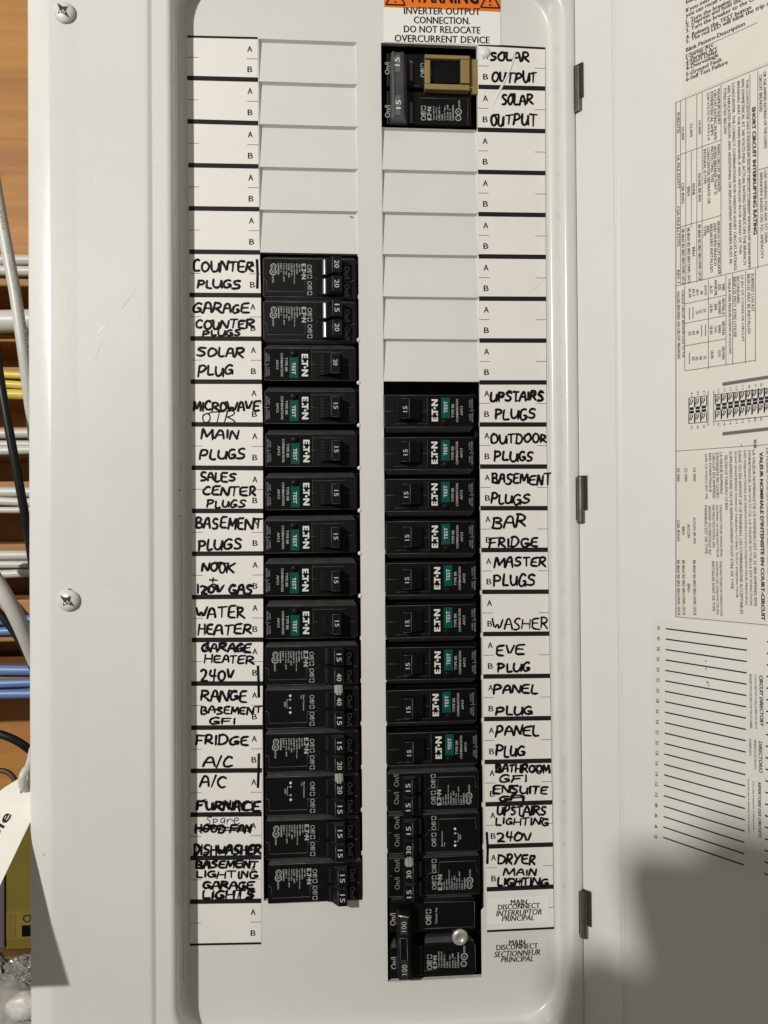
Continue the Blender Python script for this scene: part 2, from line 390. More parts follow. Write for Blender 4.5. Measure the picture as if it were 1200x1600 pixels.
# --- screws of the cover
def screw(px, py, rot, y, r=5.9):
    c = at(px, py, y); b = MB()
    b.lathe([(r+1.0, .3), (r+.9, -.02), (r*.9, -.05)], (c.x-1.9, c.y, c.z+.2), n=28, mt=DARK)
    b.lathe([(r, .2), (r*1.0, -1.0), (r*.9, -1.9), (r*.62, -2.7), (r*.3, -3.1), (.05, -3.2)], c, n=32, mt=SCREWM)
    for a in (0, 90):
        th = math.radians(rot+a); u = Vector((math.cos(th), 0, math.sin(th))); v = Vector((-u.z, 0, u.x))
        L = r*(.86 if a else .6); w = 1.25
        pts = [u*L, u*w+v*w, -u*w+v*w, -u*L, -u*w-v*w, u*w-v*w]
        b.add([Vector((p.x+c.x, c.y-3.25+(.35 if p.length > 2 else 0), p.z+c.z)) for p in pts], [(0, 1, 2, 3, 4, 5)], DARK)
    part(b, 'screw')
screw(101, 21, 38, -17.8, ); screw(107.5, 938, 52, -17.8)

# --- hinges
for px, py in ((905, 142), (907.5, 781), (912, 1426)):
    c = at(px, py, -15); b = MB(); H = 13.4
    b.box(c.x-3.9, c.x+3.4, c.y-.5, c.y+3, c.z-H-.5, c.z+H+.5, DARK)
    pr = [(-2.9+.0, .2)]+[(-.1-2.9*math.cos(t*math.pi/10), -.2-3.4*math.sin(t*math.pi/10)) for t in range(11)]+[(2.8, .2)]
    b.prof([(c.x+x, c.y+y) for x, y in pr], c.z-H, c.z+H, DMET, True)
    t0_, t1_ = c.z-H+7.5, c.z+H+.7
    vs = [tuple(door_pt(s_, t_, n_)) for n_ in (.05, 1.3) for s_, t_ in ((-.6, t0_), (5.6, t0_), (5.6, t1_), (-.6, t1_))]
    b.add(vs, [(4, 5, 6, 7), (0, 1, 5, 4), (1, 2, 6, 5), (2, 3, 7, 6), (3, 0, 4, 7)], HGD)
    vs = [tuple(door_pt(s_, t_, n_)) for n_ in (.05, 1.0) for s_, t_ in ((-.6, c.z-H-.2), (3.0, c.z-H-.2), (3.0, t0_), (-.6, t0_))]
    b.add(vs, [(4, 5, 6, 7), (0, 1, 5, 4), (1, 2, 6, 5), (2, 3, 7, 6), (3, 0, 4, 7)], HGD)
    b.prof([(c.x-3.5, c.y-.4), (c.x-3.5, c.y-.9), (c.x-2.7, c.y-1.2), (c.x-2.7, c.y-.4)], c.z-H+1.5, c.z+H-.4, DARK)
    part(b, 'hinge')

# --- door, swung open towards the viewer
mb = MB(); DW = 236; DT, DBm = 332, -326
s1 = door_st(962.5, 800)[0]; s2 = door_st(972.5, 800)[0]
fr = [(0, 0), (s1, 0), (s1+.5, .25), (s1+1.2, .6), ((s1+s2)/2-.3, .25), ((s1+s2)/2+.3, .25), (s2-1.2, .6), (s2-.5, .25), (s2, 0), (DW-1, 0), (DW, .8), (DW, 9), (DW+1.2, 9), (DW+1.2, -1.3), (0, -1.3)]
vs = []; fs = []; n = len(fr)
for t in (DBm, DT): vs += [tuple(door_pt(s, t, q)) for s, q in fr]
fs = [(j, (j+1) % n, n+(j+1) % n, n+j) for j in range(n)]
mb.add(vs, fs, STEELD); mb.add(vs, [tuple(range(n)), tuple(range(n, 2*n))], STEELD)
def dbox(s0, s1_, t0, t1, n0, n1, mt):
    mb.add([tuple(door_pt(a, b, c)) for c in (n0, n1) for a, b in ((s0, t0), (s1_, t0), (s1_, t1), (s0, t1))],
           [(0, 1, 2, 3), (4, 5, 6, 7), (0, 1, 5, 4), (1, 2, 6, 5), (2, 3, 7, 6), (3, 0, 4, 7)], mt)
dbox(0, DW, DT, DT+1.2, -1.3, 9, STEELD); dbox(0, DW, DBm-1.2, DBm, -1.3, 9, STEELD)
door = part(mb, 'door')

def dsheet(b, s0, s1_, tt, tb, n0, mt, slope=0):
    b.add([tuple(door_pt(s0, tb, n0)), tuple(door_pt(s1_, tb+slope, n0)), tuple(door_pt(s1_, tt+slope, n0)), tuple(door_pt(s0, tt, n0)),
           tuple(door_pt(s0, tb, .01)), tuple(door_pt(s1_, tb+slope, .01)), tuple(door_pt(s1_, tt+slope, .01)), tuple(door_pt(s0, tt, .01))],
          [(0, 1, 2, 3), (0, 1, 5, 4), (1, 2, 6, 5), (2, 3, 7, 6), (3, 0, 4, 7)], mt)
NP = .22
def dline(b, px0, py0, px1, py1, w=.35, mt=GINK):
    a = Vector((*door_st(px0, py0), 0)); c = Vector((*door_st(px1, py1), 0)); d = (c-a).normalized(); q = Vector((-d.y, d.x, 0))*w/2
    b.add([tuple(door_pt(p.x, p.y, NP)) for p in (a-q, c-q, c+q, a+q)], [(0, 1, 2, 3)], mt)
def dv(b, st, x, y0, y1, w, mt=GINK, bold=0, ital=0):
    """writing that runs down the door"""
    s, t0 = door_st(x, y0); _, t1 = door_st(x, y1); sw = door_st(x+w/2, y0)[0]-door_st(x-w/2, y0)[0]
    b.text(st, lambda u, v: door_pt(s-sw/2+v, t0-u, NP+.03), abs(t1-t0), sw, mt, bold, ital, .1 if mt is INK else (.06 if mt is TINK else 0), DN*.012)
def dh(b, st, x, y, h, mt=GINK, bold=0, wf=1.0):
    s, t = door_st(x, y); V, F, bw, bh = glyphs(st, bold, 0); hh = h*.345
    b.text(st, lambda u, v: door_pt(s+u, t+v, NP+.03), hh*bw/bh*wf*.95, hh, mt, bold, 0, .2, DN*.012)
def dtag(b, name, label=None): return part(b, name, door, label)

# instruction sticker at the top of the door
b = MB(); s0 = door_st(1066.5, 100)[0]; tb = door_st(1066.5, 153)[1]
dsheet(b, s0, s0+150, DT-6, tb, .14, CREAM)
rows = [("being", 9), ("If you miss the blink sequence,", 22), ("you can recall the trip code:", 30), ("1. Turn the breaker handle OFF", 38), ("2. Depress and hold the TEST button", 46), ("3. Turn the breaker to the ON position", 54), ("4. Release the TEST button", 62), ("5. The red LED will blink the trip code", 70.5),
        ("Blink Pattern-Description", 84), ("1-Series Arc", 92), ("2-Parallel Arc", 99), ("3-Short Delay", 106.5), ("4-Overvoltage", 113), ("5-Ground Fault", 120), ("6-Self Test Failure", 128)]
for st, y in rows:
    dh(b, st, 1072, y, 8.2 if any(c in st for c in 'gypj') else 6.4, TINK, 0)
a = door_st(1072, 85.5); e = a[0]+36
b.add([tuple(door_pt(s, t, NP)) for s, t in ((a[0], a[1]-.1), (e, a[1]-.1), (e, a[1]-.4), (a[0], a[1]-.4))], [(0, 1, 2, 3)], GINK)
dtag(b, 'instruction_sticker', 'cream sticker of trip code instructions at the top of the door')

# ratings sticker
b = MB(); s0 = door_st(1055.2, 560)[0]; tt = door_st(1056, 158)[1]; tb = door_st(1055, 965.5)[1]
dsheet(b, s0, s0+150, tt, tb, .1, CREAM)
def vl(x, y0, y1, w=.3): dline(b, x, y0, x, y1, w)
def hl(x0, y0, x1, w=.3):
    s, t = door_st(x0, y0); e = door_st(x1, y0)[0]
    b.add([tuple(door_pt(p, q, NP)) for p, q in ((s, t-w/2), (e, t-w/2), (e, t+w/2), (s, t+w/2))], [(0, 1, 2, 3)], GINK)
hl(1056, 160.5, 1222); hl(1056, 447, 1222); hl(1070, 579.5, 1181); hl(1056, 705, 1222); hl(1056, 963.5, 1222)
vl(1056.3, 160.5, 963.5, .42)
vl(1063.5, 158, 446); vl(1071.7, 154, 444.5); vl(1080.5, 237, 355); vl(1089, 148, 441); vl(1097.3, 144.5, 439)
vl(1126.8, 133, 432); vl(1172, 116, 422); vl(1184.3, 111, 420)
hl(1063.5, 241.5, 1126.8); hl(1056, 357, 1126.8); dline(b, 1184.3, 266, 1215, 257)
dv(b, 'SHORT CIRCUIT INTERRUPTING RATING', 1178, 167, 367, 5.6, INK, .03)
T = [("THIS LOADCENTER HAS A MAXIMUM SHORT CIRCUIT CURRENT RATING OF 25,000 AMPS", 1167.5, 124, 418), ("RMS SYMMETRICAL AT 240 VOLTS MAX. ACTUAL RATING DEPENDS ON THE BRANCH", 1160.8, 124, 414),
 ("BREAKERS AND THE MAIN BREAKER, IF ANY, INSTALLED IN OR AHEAD OF THIS", 1153.7, 127, 398), ("LOADCENTER. THE CORRECT COMBINATIONS FOR VARIOUS SHORT CIRCUIT RATINGS", 1146, 130, 423),
 ("ARE TABULATED BELOW. ANY ADDITIONAL OR REPLACEMENT BREAKERS MUST BE", 1139, 133, 413), ("TYPES LISTED BELOW", 1132.6, 137, 210),
 ("MAXIMUM SHORT", 1123, 139, 195), ("CIRCUIT RATING IN RMS", 1117.3, 141, 219), ("SYMMETRICAL AMPS", 1112, 143, 212), ("(240 VOLTS AC MAX.) IS", 1106.3, 145, 220),
 ("MAIN CIRCUIT BREAKER", 1123, 226, 300), ("WHEN BREAKER THAT IS", 1117.5, 228, 304), ("PROTECTING THIS", 1112.7, 229, 285), ("LOADCENTER SEPARATE OR", 1107, 231, 319), ("INTEGRAL IS TYPE", 1101.3, 233, 288),
 ("BRANCH CIRCUIT BREAKER", 1123, 346, 429), ("AND WHEN BRANCH", 1117.3, 348, 415), ("BREAKERS INSTALLED", 1111.5, 350, 426), ("ARE", 1106.5, 352, 364), ("TYPE", 1101.3, 353, 369),
 ("10,000", 1093, 189, 210), ("22,000", 1080, 193, 214), ("25,000", 1067, 198, 219), ("NONE BR BW", 1093, 271, 316), ("NONE", 1084, 287, 305), ("BRH", 1076, 292, 306), ("CSR BWH", 1067, 286, 318),
 ("BR BRAF BD BRD BRH DNPL GFCB", 1093, 351, 438), ("BRH", 1084, 386, 400), ("BR BRAF BD BRD BRH DNPL GFCB", 1076, 356, 443), ("BR BRAF BD BRD BRH DNPL GFCB", 1067.3, 358, 445),
 ("PUB53735", 1060, 176, 208), ("UL FILE E52977", 1060, 243, 295), ("CSA FILE LL92702", 1060, 322, 385), ("REV 1", 1060, 422, 442),
 ("OR THE AMPERE RATINGS OF THE LOADS", 1195, 112, 232), ("CIRCUIT BREAKERS", 1188.5, 117, 175), ("USE WIRING FOR 60A TO 100A", 1196, 266, 380), ("BREAKERS BASED ON 75C AMPACITY", 1189.5, 270, 405),
 ("TORQUE CIRCUIT BREAKER LUGS TO THE", 1066.7, 453, 559), ("VALUES SPECIFIED ON CIRCUIT BREAKERS", 1060, 455, 561),
 ("SUBFEED LUG KIT", 1176, 427, 487), ("BRSF125 MAY BE INSTALLED", 1169.7, 428, 522), ("LE JEU DE COSSES DE CIRCUIT", 1159.5, 430, 534), ("SECONDAIRE", 1153.3, 431, 474), ("BRSF125 PEUT ETRE UTILISE", 1147.8, 433, 527),
 ("TORQUE WIRE PRESSURE SCREWS AS FOLLOWS", 1139.5, 435, 553),
 ("WIRE", 1130.5, 443, 454), ("SIZE", 1124.5, 444, 453), ("AWG/KCMIL", 1118.5, 437, 462), ("AL-CU", 1111.5, 446, 458), ("NEUTRAL &", 1130.5, 466, 491), ("GROUND", 1124.5, 469, 491), ("BAR", 1118.5, 475, 485), ("LB-IN", 1111.5, 475, 488),
 ("NEUTRAL", 1130.5, 502, 524), ("MAIN", 1124.5, 508, 520), ("LUG", 1118.5, 510, 520), ("LB-IN", 1111.5, 509, 522), ("GROUND", 1130.5, 541, 562), ("LUG", 1124.5, 547, 557), ("LB-IN", 1113, 548, 560),
 ("#14-10", 1102.5, 446, 461), ("#8", 1096.5, 454, 460), ("#6-4", 1090, 452, 461), ("#3-2", 1084, 451, 463), ("#1-2/0", 1078, 451, 465), ("35", 1101, 482, 488), ("25", 1095, 484, 489), ("35", 1089.5, 486, 491),
 ("40", 1090, 516, 522), ("50", 1084, 517, 523), ("50", 1078, 518, 524), ("35", 1101.5, 556, 561), ("40", 1095, 556, 562), ("45", 1089, 557, 563), ("50", 1083.5, 557, 563),
 ("ROUGE A LA TERRE", 1180, 687, 700),
 ("LA VALEUR NOMINALE DE CE PANNEAU EST DE 25 000 AMPERES RMS", 1178, 703, 947), ("SYMMETRIQUE, 240 VOLTS CA. LA VALEUR ACTUELLE EST FONCTION", 1170.7, 703, 945), ("DES DISJONCTEURS DE DERIVATION OU DU DISJONCTEUR PRINCIPAL", 1163.5, 704, 946),
 ("DANS OU EN AMONT DE CE PANNEAU. LES COMBINAISONS ACCEPTABLES", 1156.2, 704, 959), ("SONT ENUMEREES DANS LE TABLEAU CI-BAS. TOUT DISJONCTEUR", 1149, 705, 934), ("SUPPLEMENTAIRE OU DE REMPLACEMENT DOIT ETRE DE TYPE", 1141.8, 705, 920), ("SELON LE TABLEAU CI-BAS", 1134.7, 711, 797),
 ("LA VALEUR NOMINALE", 1127, 707, 772), ("D'INTENSITE EN COURT-", 1121, 707, 780), ("CIRCUIT EN AMPERES", 1115.3, 708, 778), ("RMS SYMMETRIQUE", 1109.3, 708, 769), ("(240 CA MAX.) EST DE", 1103, 709, 780),
 ("DISJONCTEUR PRINCIPAL", 1126, 789, 871), ("QUAND LE DISJONCTEUR", 1120.3, 789, 871), ("DE PROTECTION, EN", 1114.6, 789, 855), ("AMONT OU INSTALLE AU", 1109, 790, 866), ("PANNEAU EST DE TYPE", 1103, 790, 865),
 ("DISJONCTEURS DE DERIVATION", 1126, 877, 962), ("QUAND LES DISJONCTEURS", 1120.3, 877, 960), ("INSTALLES SONT DE TYPE", 1114.6, 877, 955),
 ("10 000", 1085.3, 731, 752), ("22 000", 1072, 731, 752), ("25 000", 1060, 731, 752), ("AUCUN, BR, BW", 1085, 808, 850), ("AUCUN", 1076.3, 819, 840), ("BRH", 1068, 823, 835), ("CSR BWH", 1060, 812, 845),
 ("BR BRAF BD BRD BRH DNPL GFCB", 1085, 875, 961), ("BRH", 1076.3, 912, 925), ("BR BRAF BD BRD BRH DNPL GFCB", 1068, 875, 961), ("BR BRAF BD BRD BRH DNPL GFCB", 1060, 875, 961),
 ("LA FILERIE POUR LES CALIBRES DE 60A A 100A EST BASEE SUR 75C", 1199.5, 700, 965)]
for st, x, y0, y1 in T: dv(b, st, x, y0, y1, 4.3 if x < 1150 else 4.5, TINK)
dv(b, "VALEUR NOMINALE D'INTENSITE EN COURT-CIRCUIT", 1189.7, 706, 969, 5.8, INK, .03)
vl(1070, 446, 580); vl(1107, 437, 577); vl(1134.5, 430, 572); vl(1145, 428, 570); vl(1165, 424, 567.5); vl(1180.5, 420, 565)
hl(1070, 475, 1134.5); hl(1070, 505.5, 1134.5); hl(1070, 540.5, 1134.5)
for x, y in ((1077.5, 481), (1083, 480), (1096.5, 508), (1102.5, 507), (1077.5, 551)): dline(b, x, y, x, y+18, .45)
# wiring diagram
for y in (600.5, 678): dline(b, 1129, y, 1215, y-13.5 if y < 640 else y-9.5, 1.7, GINK)
def cell(x, y):
    """one breaker pair of the wiring diagram"""
    for dy in (0, 1):
        yy = y+dy*24
        pts = [door_st(x+2+.8*math.sin(q*1.3)*3, yy+q*2.2) for q in range(6)]
        dline(b, x-4.4, yy-1.5, x-4.4, yy+13, .45, INK); dline(b, x+4.4, yy-2, x+4.4, yy+12.5, .45, INK)
        for p, q in zip(range(4), range(1, 5)):
            dline(b, x+1.6*math.sin(p*1.25), yy+p*2.3, x+1.6*math.sin(q*1.25), yy+q*2.3, .5, TINK)
            dline(b, x-2.6+1.2*math.sin(p*1.25), yy+p*2.3, x-2.6+1.2*math.sin(q*1.25), yy+q*2.3, .36, TINK)
    for yy in (y+14.5, y+20):
        s, t = door_st(x, yy); b.add([tuple(door_pt(s+i*.85, t+j*.75, NP+.02)) for i, j in ((-1.35, -.95), (1.35, -.95), (1.35, .95), (-1.35, .95))], [(0, 1, 2, 3)], INK)
for i, x in enumerate((1081, 1090.5, 1100)): cell(x, 624-i*1.3)
for i in range(9): cell(1122.5+i*9.6, 618.5-i*1.45)
for x0, y0, x1 in ((1076, 622, 1106.5), (1076, 662, 1106.5), (1116.5, 617, 1215), (1116.5, 658.5, 1215)): hl(x0, y0, x1, .4)
vl(1106.5, 611, 666, .4); vl(1115.5, 610, 665, .4); vl(1076.5, 622, 662, .4)
for i, nm in enumerate(("38", "40", "42")):
    dv(b, str((41, 39, 37)[i]), 1081+i*9.5, 612-i, 619-i, 3.4); dv(b, str((42, 40, 38)[i]), 1081+i*9.5, 665-i, 671-i, 3.4)
for i in range(8):
    dv(b, str(19-2*i), 1122.5+i*9.6, 608-i*1.4, 614-i*1.4, 3.4); dv(b, str(20-2*i), 1122.5+i*9.6, 660-i*1.2, 666-i*1.2, 3.4)
dline(b, 1158.5, 693, 1158.7, 698, .3)
dtag(b, 'ratings_sticker', 'cream bilingual ratings sticker with ruled tables and a wiring diagram')

# circuit directory sticker
b = MB(); s0 = door_st(1021, 1150)[0]; tt = door_st(1040, 967)[1]; tb = door_st(1030, 1322)[1]
dsheet(b, s0, s0+165, tt, tb, .14, DIRP)
for k in range(21):
    y0 = 982.2+16.3*k; x0 = 1040.8-4.3*k/20; y1 = 998.3+17.66*k; x1 = 1167.5-4.5*k/20
    dline(b, x0, y0, x1, y1, .72, INK)
    dv(b, str(42-2*k), x0-11.5, y0-4.5, y0+2.2, 4.6, GINK, .02)
    xa = 1198.5-.2*k; xb = 1236
    dline(b, xa, 1002.5+18.1*k, xb, 1002.5+18.1*k+(y1-y0)/(x1-x0)*(xb-xa)*1.05, .72, INK)
dv(b, 'CIRCUIT DIRECTORY', 1189.5, 1055, 1135, 5.6, INK, .02, .2); dv(b, 'DIRECTORIO', 1188.3, 1158, 1207, 5.6, INK, .01, .2); dv(b, 'RÉPERTOIRE DES CIRCUITS', 1187.3, 1222, 1308, 5.6, INK, .01, .2)
for st, x, y0, y1 in (("IF DOOR DIRECTORY IS USED, NUMBER THE CIRCUIT", 1180.5, 1054, 1139), ("BREAKERS WITH THE DIRECTORY CIRCUIT NUMBER", 1173, 1053, 1138), ("REFERENCIA DE CIRCUITO", 1180, 1156, 1202), ("NUMERADO", 1172.5, 1154, 1181),
                      ("Si l'on utilise le repertoire, on doit numeroter", 1177, 1220, 1297), ("les circuits dans le repertoire selon le numero", 1169.5, 1217, 1301)):
    dv(b, st, x, y0, y1, 3.6, GINK, .02)
for x, y, w in ((1102.5, 1033, .5), (1103, 1045, .5), (1105, 1066, .9), (1107, 1070, .5)):
    dline(b, x, y-1.5, x+1.2, y+1.5, w, GINK)
dtag(b, 'circuit_directory', 'pale blank circuit directory sticker low on the door')

# ------------------------------------------------------------------ index strips and hand lettering
def iline(b, p, q, w, y, mt):
    a = at(*p, y); c = at(*q, y); d = (c-a).normalized(); n_ = Vector((-d.z, 0, d.x))*w/2
    b.add([a-n_, c-n_, c+n_, a+n_], [(0, 1, 2, 3)], mt)
def itext(b, st, x0, y0, x1, y1, y, mt, bold=0, ital=0, slope=None):
    """horizontal writing: box from photo pixels (x0,y0)-(x1,y1), y0 the top at the left end"""
    A = at(x0, y1, y); B = at(x1, y1+(slope if slope is not None else 0), y); H = abs(at(x0, y0, y).z-A.z); D = (B-A); w = D.length
    b.text(st, lambda u, v: A+D*(u/w)+Vector((0, 0, v)), w, H, mt, bold, ital, 0 if mt is not INK else (.24 if H < 6 else .1))
def lerp(a, c, t): return (a[0]+(c[0]-a[0])*t, a[1]+(c[1]-a[1])*t)
YS = -.16
def index_strip(A, B, left):
    b = MB()
    pts = [A[0]]+A[1:]
    for k in range(21):
        p = [at(*q, YS) for q in (A[k], B[k], B[k+1], A[k+1])]
        b.add(p, [(0, 1, 2, 3)], PAPER)
    e = [at(*q, YS) for q in (A[0], B[0], B[21], A[21])]; f = [Vector((v.x, 0, v.z)) for v in e]
    b.add(e+f, [(0, 1, 5, 4), (1, 2, 6, 5), (2, 3, 7, 6), (3, 0, 4, 7)], PAPER)
    y = YS-.06
    for k in range(22):
        thin = k in (0, 21)
        iline(b, A[k], B[k], 1.3 if thin else 2.75, y, INK)
        if k < 21:
            m0 = lerp(A[k], A[k+1], .5); m1 = lerp(B[k], B[k+1], .5)
            iline(b, m0, lerp(m0, m1, .155), .28, y, INK); iline(b, lerp(m0, m1, .845), m1, .28, y, INK)
            for st, f_ in (('A', .265), ('B', .755)):
                q0 = lerp(A[k], A[k+1], f_); q1 = lerp(B[k], B[k+1], f_); c = lerp(q0, q1, .885 if left else .105)
                if not left and k == 20: continue
                itext(b, st, c[0]-3.7, c[1]-4.5, c[0]+3.7, c[1]+4.5, y, INK)
    if not left:
        for k in range(21): iline(b, B[k], B[k+1], .16, y, GINK)
        # wrinkle in the film
        w = [(806, 80), (803, 92), (797, 108), (790, 124), (783, 137), (776, 152), (768, 168)]
        b.tube([at(*q, YS-.02) for q in w], [.2, .7, .8, .7, .8, .6, .1], FILM, 8, .5, (0, 1, 0))
        b.tube([at(*q, YS-.02) for q in ((818, 459), (832, 452), (843, 444), (851, 432))], [.1, .35, .4, .1], FILM, 8, .4, (0, 1, 0))
        b.lathe([(3.3, 0), (3.1, -.5), (2.2, -1.1), (1.0, -1.4), (.05, -1.45)], at(758, 82, YS), n=20, mt=FILM)
    return part(b, 'index_strip')
stripL = index_strip(L0, L1, True); stripR = index_strip(R0, R1, False)

G = {
'A': [[(0, 0), (.12, .45), (.3, .9), (.5, 1), (.75, .9), (.85, .5), (1, 0)], [(.05, .42), (.9, .45)]],
'B': [[(.05, 1), (.1, .5), (.08, 0)], [(0, .95), (.55, 1), (.85, .8), (.7, .58), (.2, .5), (.8, .45), (1, .2), (.7, .02), (0, .05)]],
'C': [[(.95, .85), (.6, 1), (.15, .75), (.02, .4), (.2, .08), (.6, 0), (1, .12)]],
'D': [[(.1, 1), (.08, 0)], [(0, .97), (.5, 1), (.95, .7), (.95, .3), (.6, .02), (0, .03)]],
'E': [[(.95, 1), (.1, .95), (.08, .5), (.05, .05), (1, .02)], [(.1, .5), (.8, .55)]],
'F': [[(.12, 1), (.1, .5), (.05, 0)], [(.05, .97), (1, 1)], [(.08, .5), (.75, .55)]],
'G': [[(.9, .85), (.55, 1), (.12, .75), (.02, .35), (.25, .02), (.7, .05), (.93, .36)], [(.5, .42), (.98, .43), (.93, .05)]],
'H': [[(.08, 1), (.05, 0)], [(.92, 1), (.95, 0)], [(.06, .5), (.95, .52)]],
'I': [[(.55, 1), (.5, .5), (.48, 0)]],
'K': [[(.1, 1), (.05, 0)], [(.95, .95), (.15, .45), (1, 0)]],
'L': [[(.15, 1), (.08, .4), (.1, .05), (.5, 0), (1, .05)]],
'M': [[(0, 0), (.08, .98), (.1, 1), (.45, .25), (.47, .25), (.87, 1), (.9, .98), (1, 0)]],
'N': [[(0, 0), (.08, .97), (.12, .97), (.82, .05), (.87, .05), (.95, 1)]],
'O': [[(.5, 1), (.12, .8), (.02, .4), (.3, .02), (.75, .08), (.98, .5), (.75, .92), (.4, .98)]],
'P': [[(.15, 1), (.1, .5), (.05, -.02)], [(.02, .9), (.55, 1), (.95, .78), (.75, .5), (.12, .42)]],
'R': [[(.12, 1), (.1, .5), (.02, 0)], [(.02, .93), (.6, 1), (.9, .78), (.65, .52), (.15, .48), (.55, .3), (1, 0)]],
'S': [[(.92, .9), (.5, 1), (.12, .8), (.3, .56), (.75, .45), (.88, .2), (.5, 0), (0, .08)]],
'T': [[(0, .95), (1, 1)], [(.5, .97), (.48, 0)]],
'U': [[(.05, 1), (.02, .35), (.25, .02), (.7, .08), (.92, .5), (.95, 1), (.95, .4), (1, 0)]],
'V': [[(0, 1), (.45, 0), (1, 1)]],
'W': [[(0, 1), (.22, 0), (.5, .65), (.75, 0), (1, 1)]],
'Y': [[(0, 1), (.45, .5)], [(1, 1), (.5, .5), (.2, 0)]],
'0': [[(.5, 1), (.1, .75), (.05, .3), (.4, 0), (.85, .25), (.9, .75), (.5, 1)]],
'1': [[(.3, 1), (.3, 0)]],
'2': [[(.05, .8), (.4, 1), (.85, .8), (.7, .45), (.1, .05), (.35, .15), (1, .02)]],
'4': [[(.2, 1), (.05, .45), (.95, .48)], [(.7, .95), (.65, 0)]],
'/': [[(.9, 1.05), (.1, -.05)]],
'+': [[(0, .5), (1, .5)], [(.5, 1), (.5, 0)]],
's': [[(.9, .9), (.4, 1), (.1, .7), (.7, .4), (.6, .05), (0, .1)]], 'p': [[(.1, .9), (0, -.4)], [(.05, .75), (.5, .95), (.8, .6), (.4, .3), (.05, .35)]],
'a': [[(.8, .8), (.3, .8), (.05, .3), (.4, .05), (.8, .4), (.85, .8), (.9, .05)]], 'r': [[(.1, .8), (.15, 0)], [(.12, .5), (.5, .85), (.9, .8)]], 'e': [[(.05, .4), (.85, .5), (.6, .85), (.15, .7), (.1, .2), (.5, 0), (1, .15)]],
}
NAR = {'I': .28, '1': .3, '/': .5, 'L': .8, ' ': .5, 'M': 1.2, 'W': 1.25}
def write(b, word, x0, x1, y0, y1, r=.78, y=YS-.06, seed=0, slope=0, wild=1.0):
    rnd = random.Random(word+str(seed)+str(y0)); gap = .17
    ws = [NAR.get(c, 1)*rnd.uniform(.86, 1.16) for c in word]; tot = sum(ws)+gap*(len(ws)-1); x = 0; last = None
    drift = rnd.uniform(-.12, .12)
    for c, w in zip(word, ws):
        if c != ' ':
            dy = rnd.uniform(-.07, .07)*wild+drift*(x/tot-.5); sc = 1+rnd.uniform(-.1, .1)*wild; sh = rnd.uniform(.0, .22); first = True
            for st in G[c]:
                P_ = []
                st = [(u+rnd.uniform(-.05, .05)*wild, v+rnd.uniform(-.05, .05)*wild) for u, v in st]
                for (u, v) in chaikin(st, 1):
                    uu = (x+(u+sh*(v-.5)*.8)*w)/tot; vv = (v-.5)*sc+.5+dy
                    P_.append(at(x0+(x1-x0)*uu, y1+(y0-y1)*vv+slope*uu, y))
                if first and last is not None and rnd.random() < .55 and (P_[0]-last).length < 5 and abs(P_[0].z-last.z) < 1.5: P_ = [last, (last+P_[0])*.5+Vector((0, 0, -.25))]+P_
                first = False
                R_ = [r*rnd.uniform(.84, 1.14) for _ in P_]
                R_[0] *= .85; R_[-1] *= .7
                a0 = P_[0]+(P_[0]-P_[1]).normalized()*r*.5; a1 = P_[-1]+(P_[-1]-P_[-2]).normalized()*r*.5
                b.tube([a0]+P_+[a1], [R_[0]*.35]+R_+[R_[-1]*.35], MARK, 8, .14, (0, 1, 0))
                last = P_[-1]
        else: last = None
        x += w+gap
def stroke(b, pts, r=.78, y=YS-.06): b.tube([at(*p, y) for p in pts], r, MARK, 8, .14, (0, 1, 0))
HL = [
 [("COUNTER",302,397,408,425),("PLUGS",309,377,437,450)], [("GARAGE",302,390,474,489),("COUNTER",306,398,500,513),("PLUGS",316,376,516,525)],
 [("SOLAR",307,382,544,558),("PLUG",310,364,571,587)], [("MICROWAVE",303,407,627,642),("OTR",316,368,644,660,.42)],
 [("MAIN",315,373,671,686),("PLUGS",312,384,702,718)], [("SALES",313,369,739,752),("CENTER",317,400,760,774),("PLUGS",323,385,781,793)],
 [("BASEMENT",306,409,809,826),("PLUGS",310,378,843,859)], [("NOOK",316,367,880,894),("+",327,339,902,910),("120V GAS",308,395,914,928)],
 [("WATER",307,382,948,965),("HEATER",310,393,975,991)], [("GARAGE",315,393,1006,1018),("HEATER",320,397,1024,1036),("240V",312,365,1046,1064)],
 [("RANGE",314,386,1079,1095),("BASEMENT",314,409,1104,1115),("GFI",327,368,1121,1131)], [("FRIDGE",306,388,1149,1164),("A/C",318,363,1181,1197)],
 [("A/C",313,353,1213,1229),("FURNACE",307,408,1252,1267)], [("Spare",322,375,1277,1288,.3),("HOOD FAN",305,393,1289,1301),("DISHWASHER",303,408,1321,1335)],
 [("BASEMENT",306,403,1345,1356),("LIGHTING",307,403,1361,1372),("GARAGE",317,398,1378,1389),("LIGHTS",316,398,1392,1404)]]
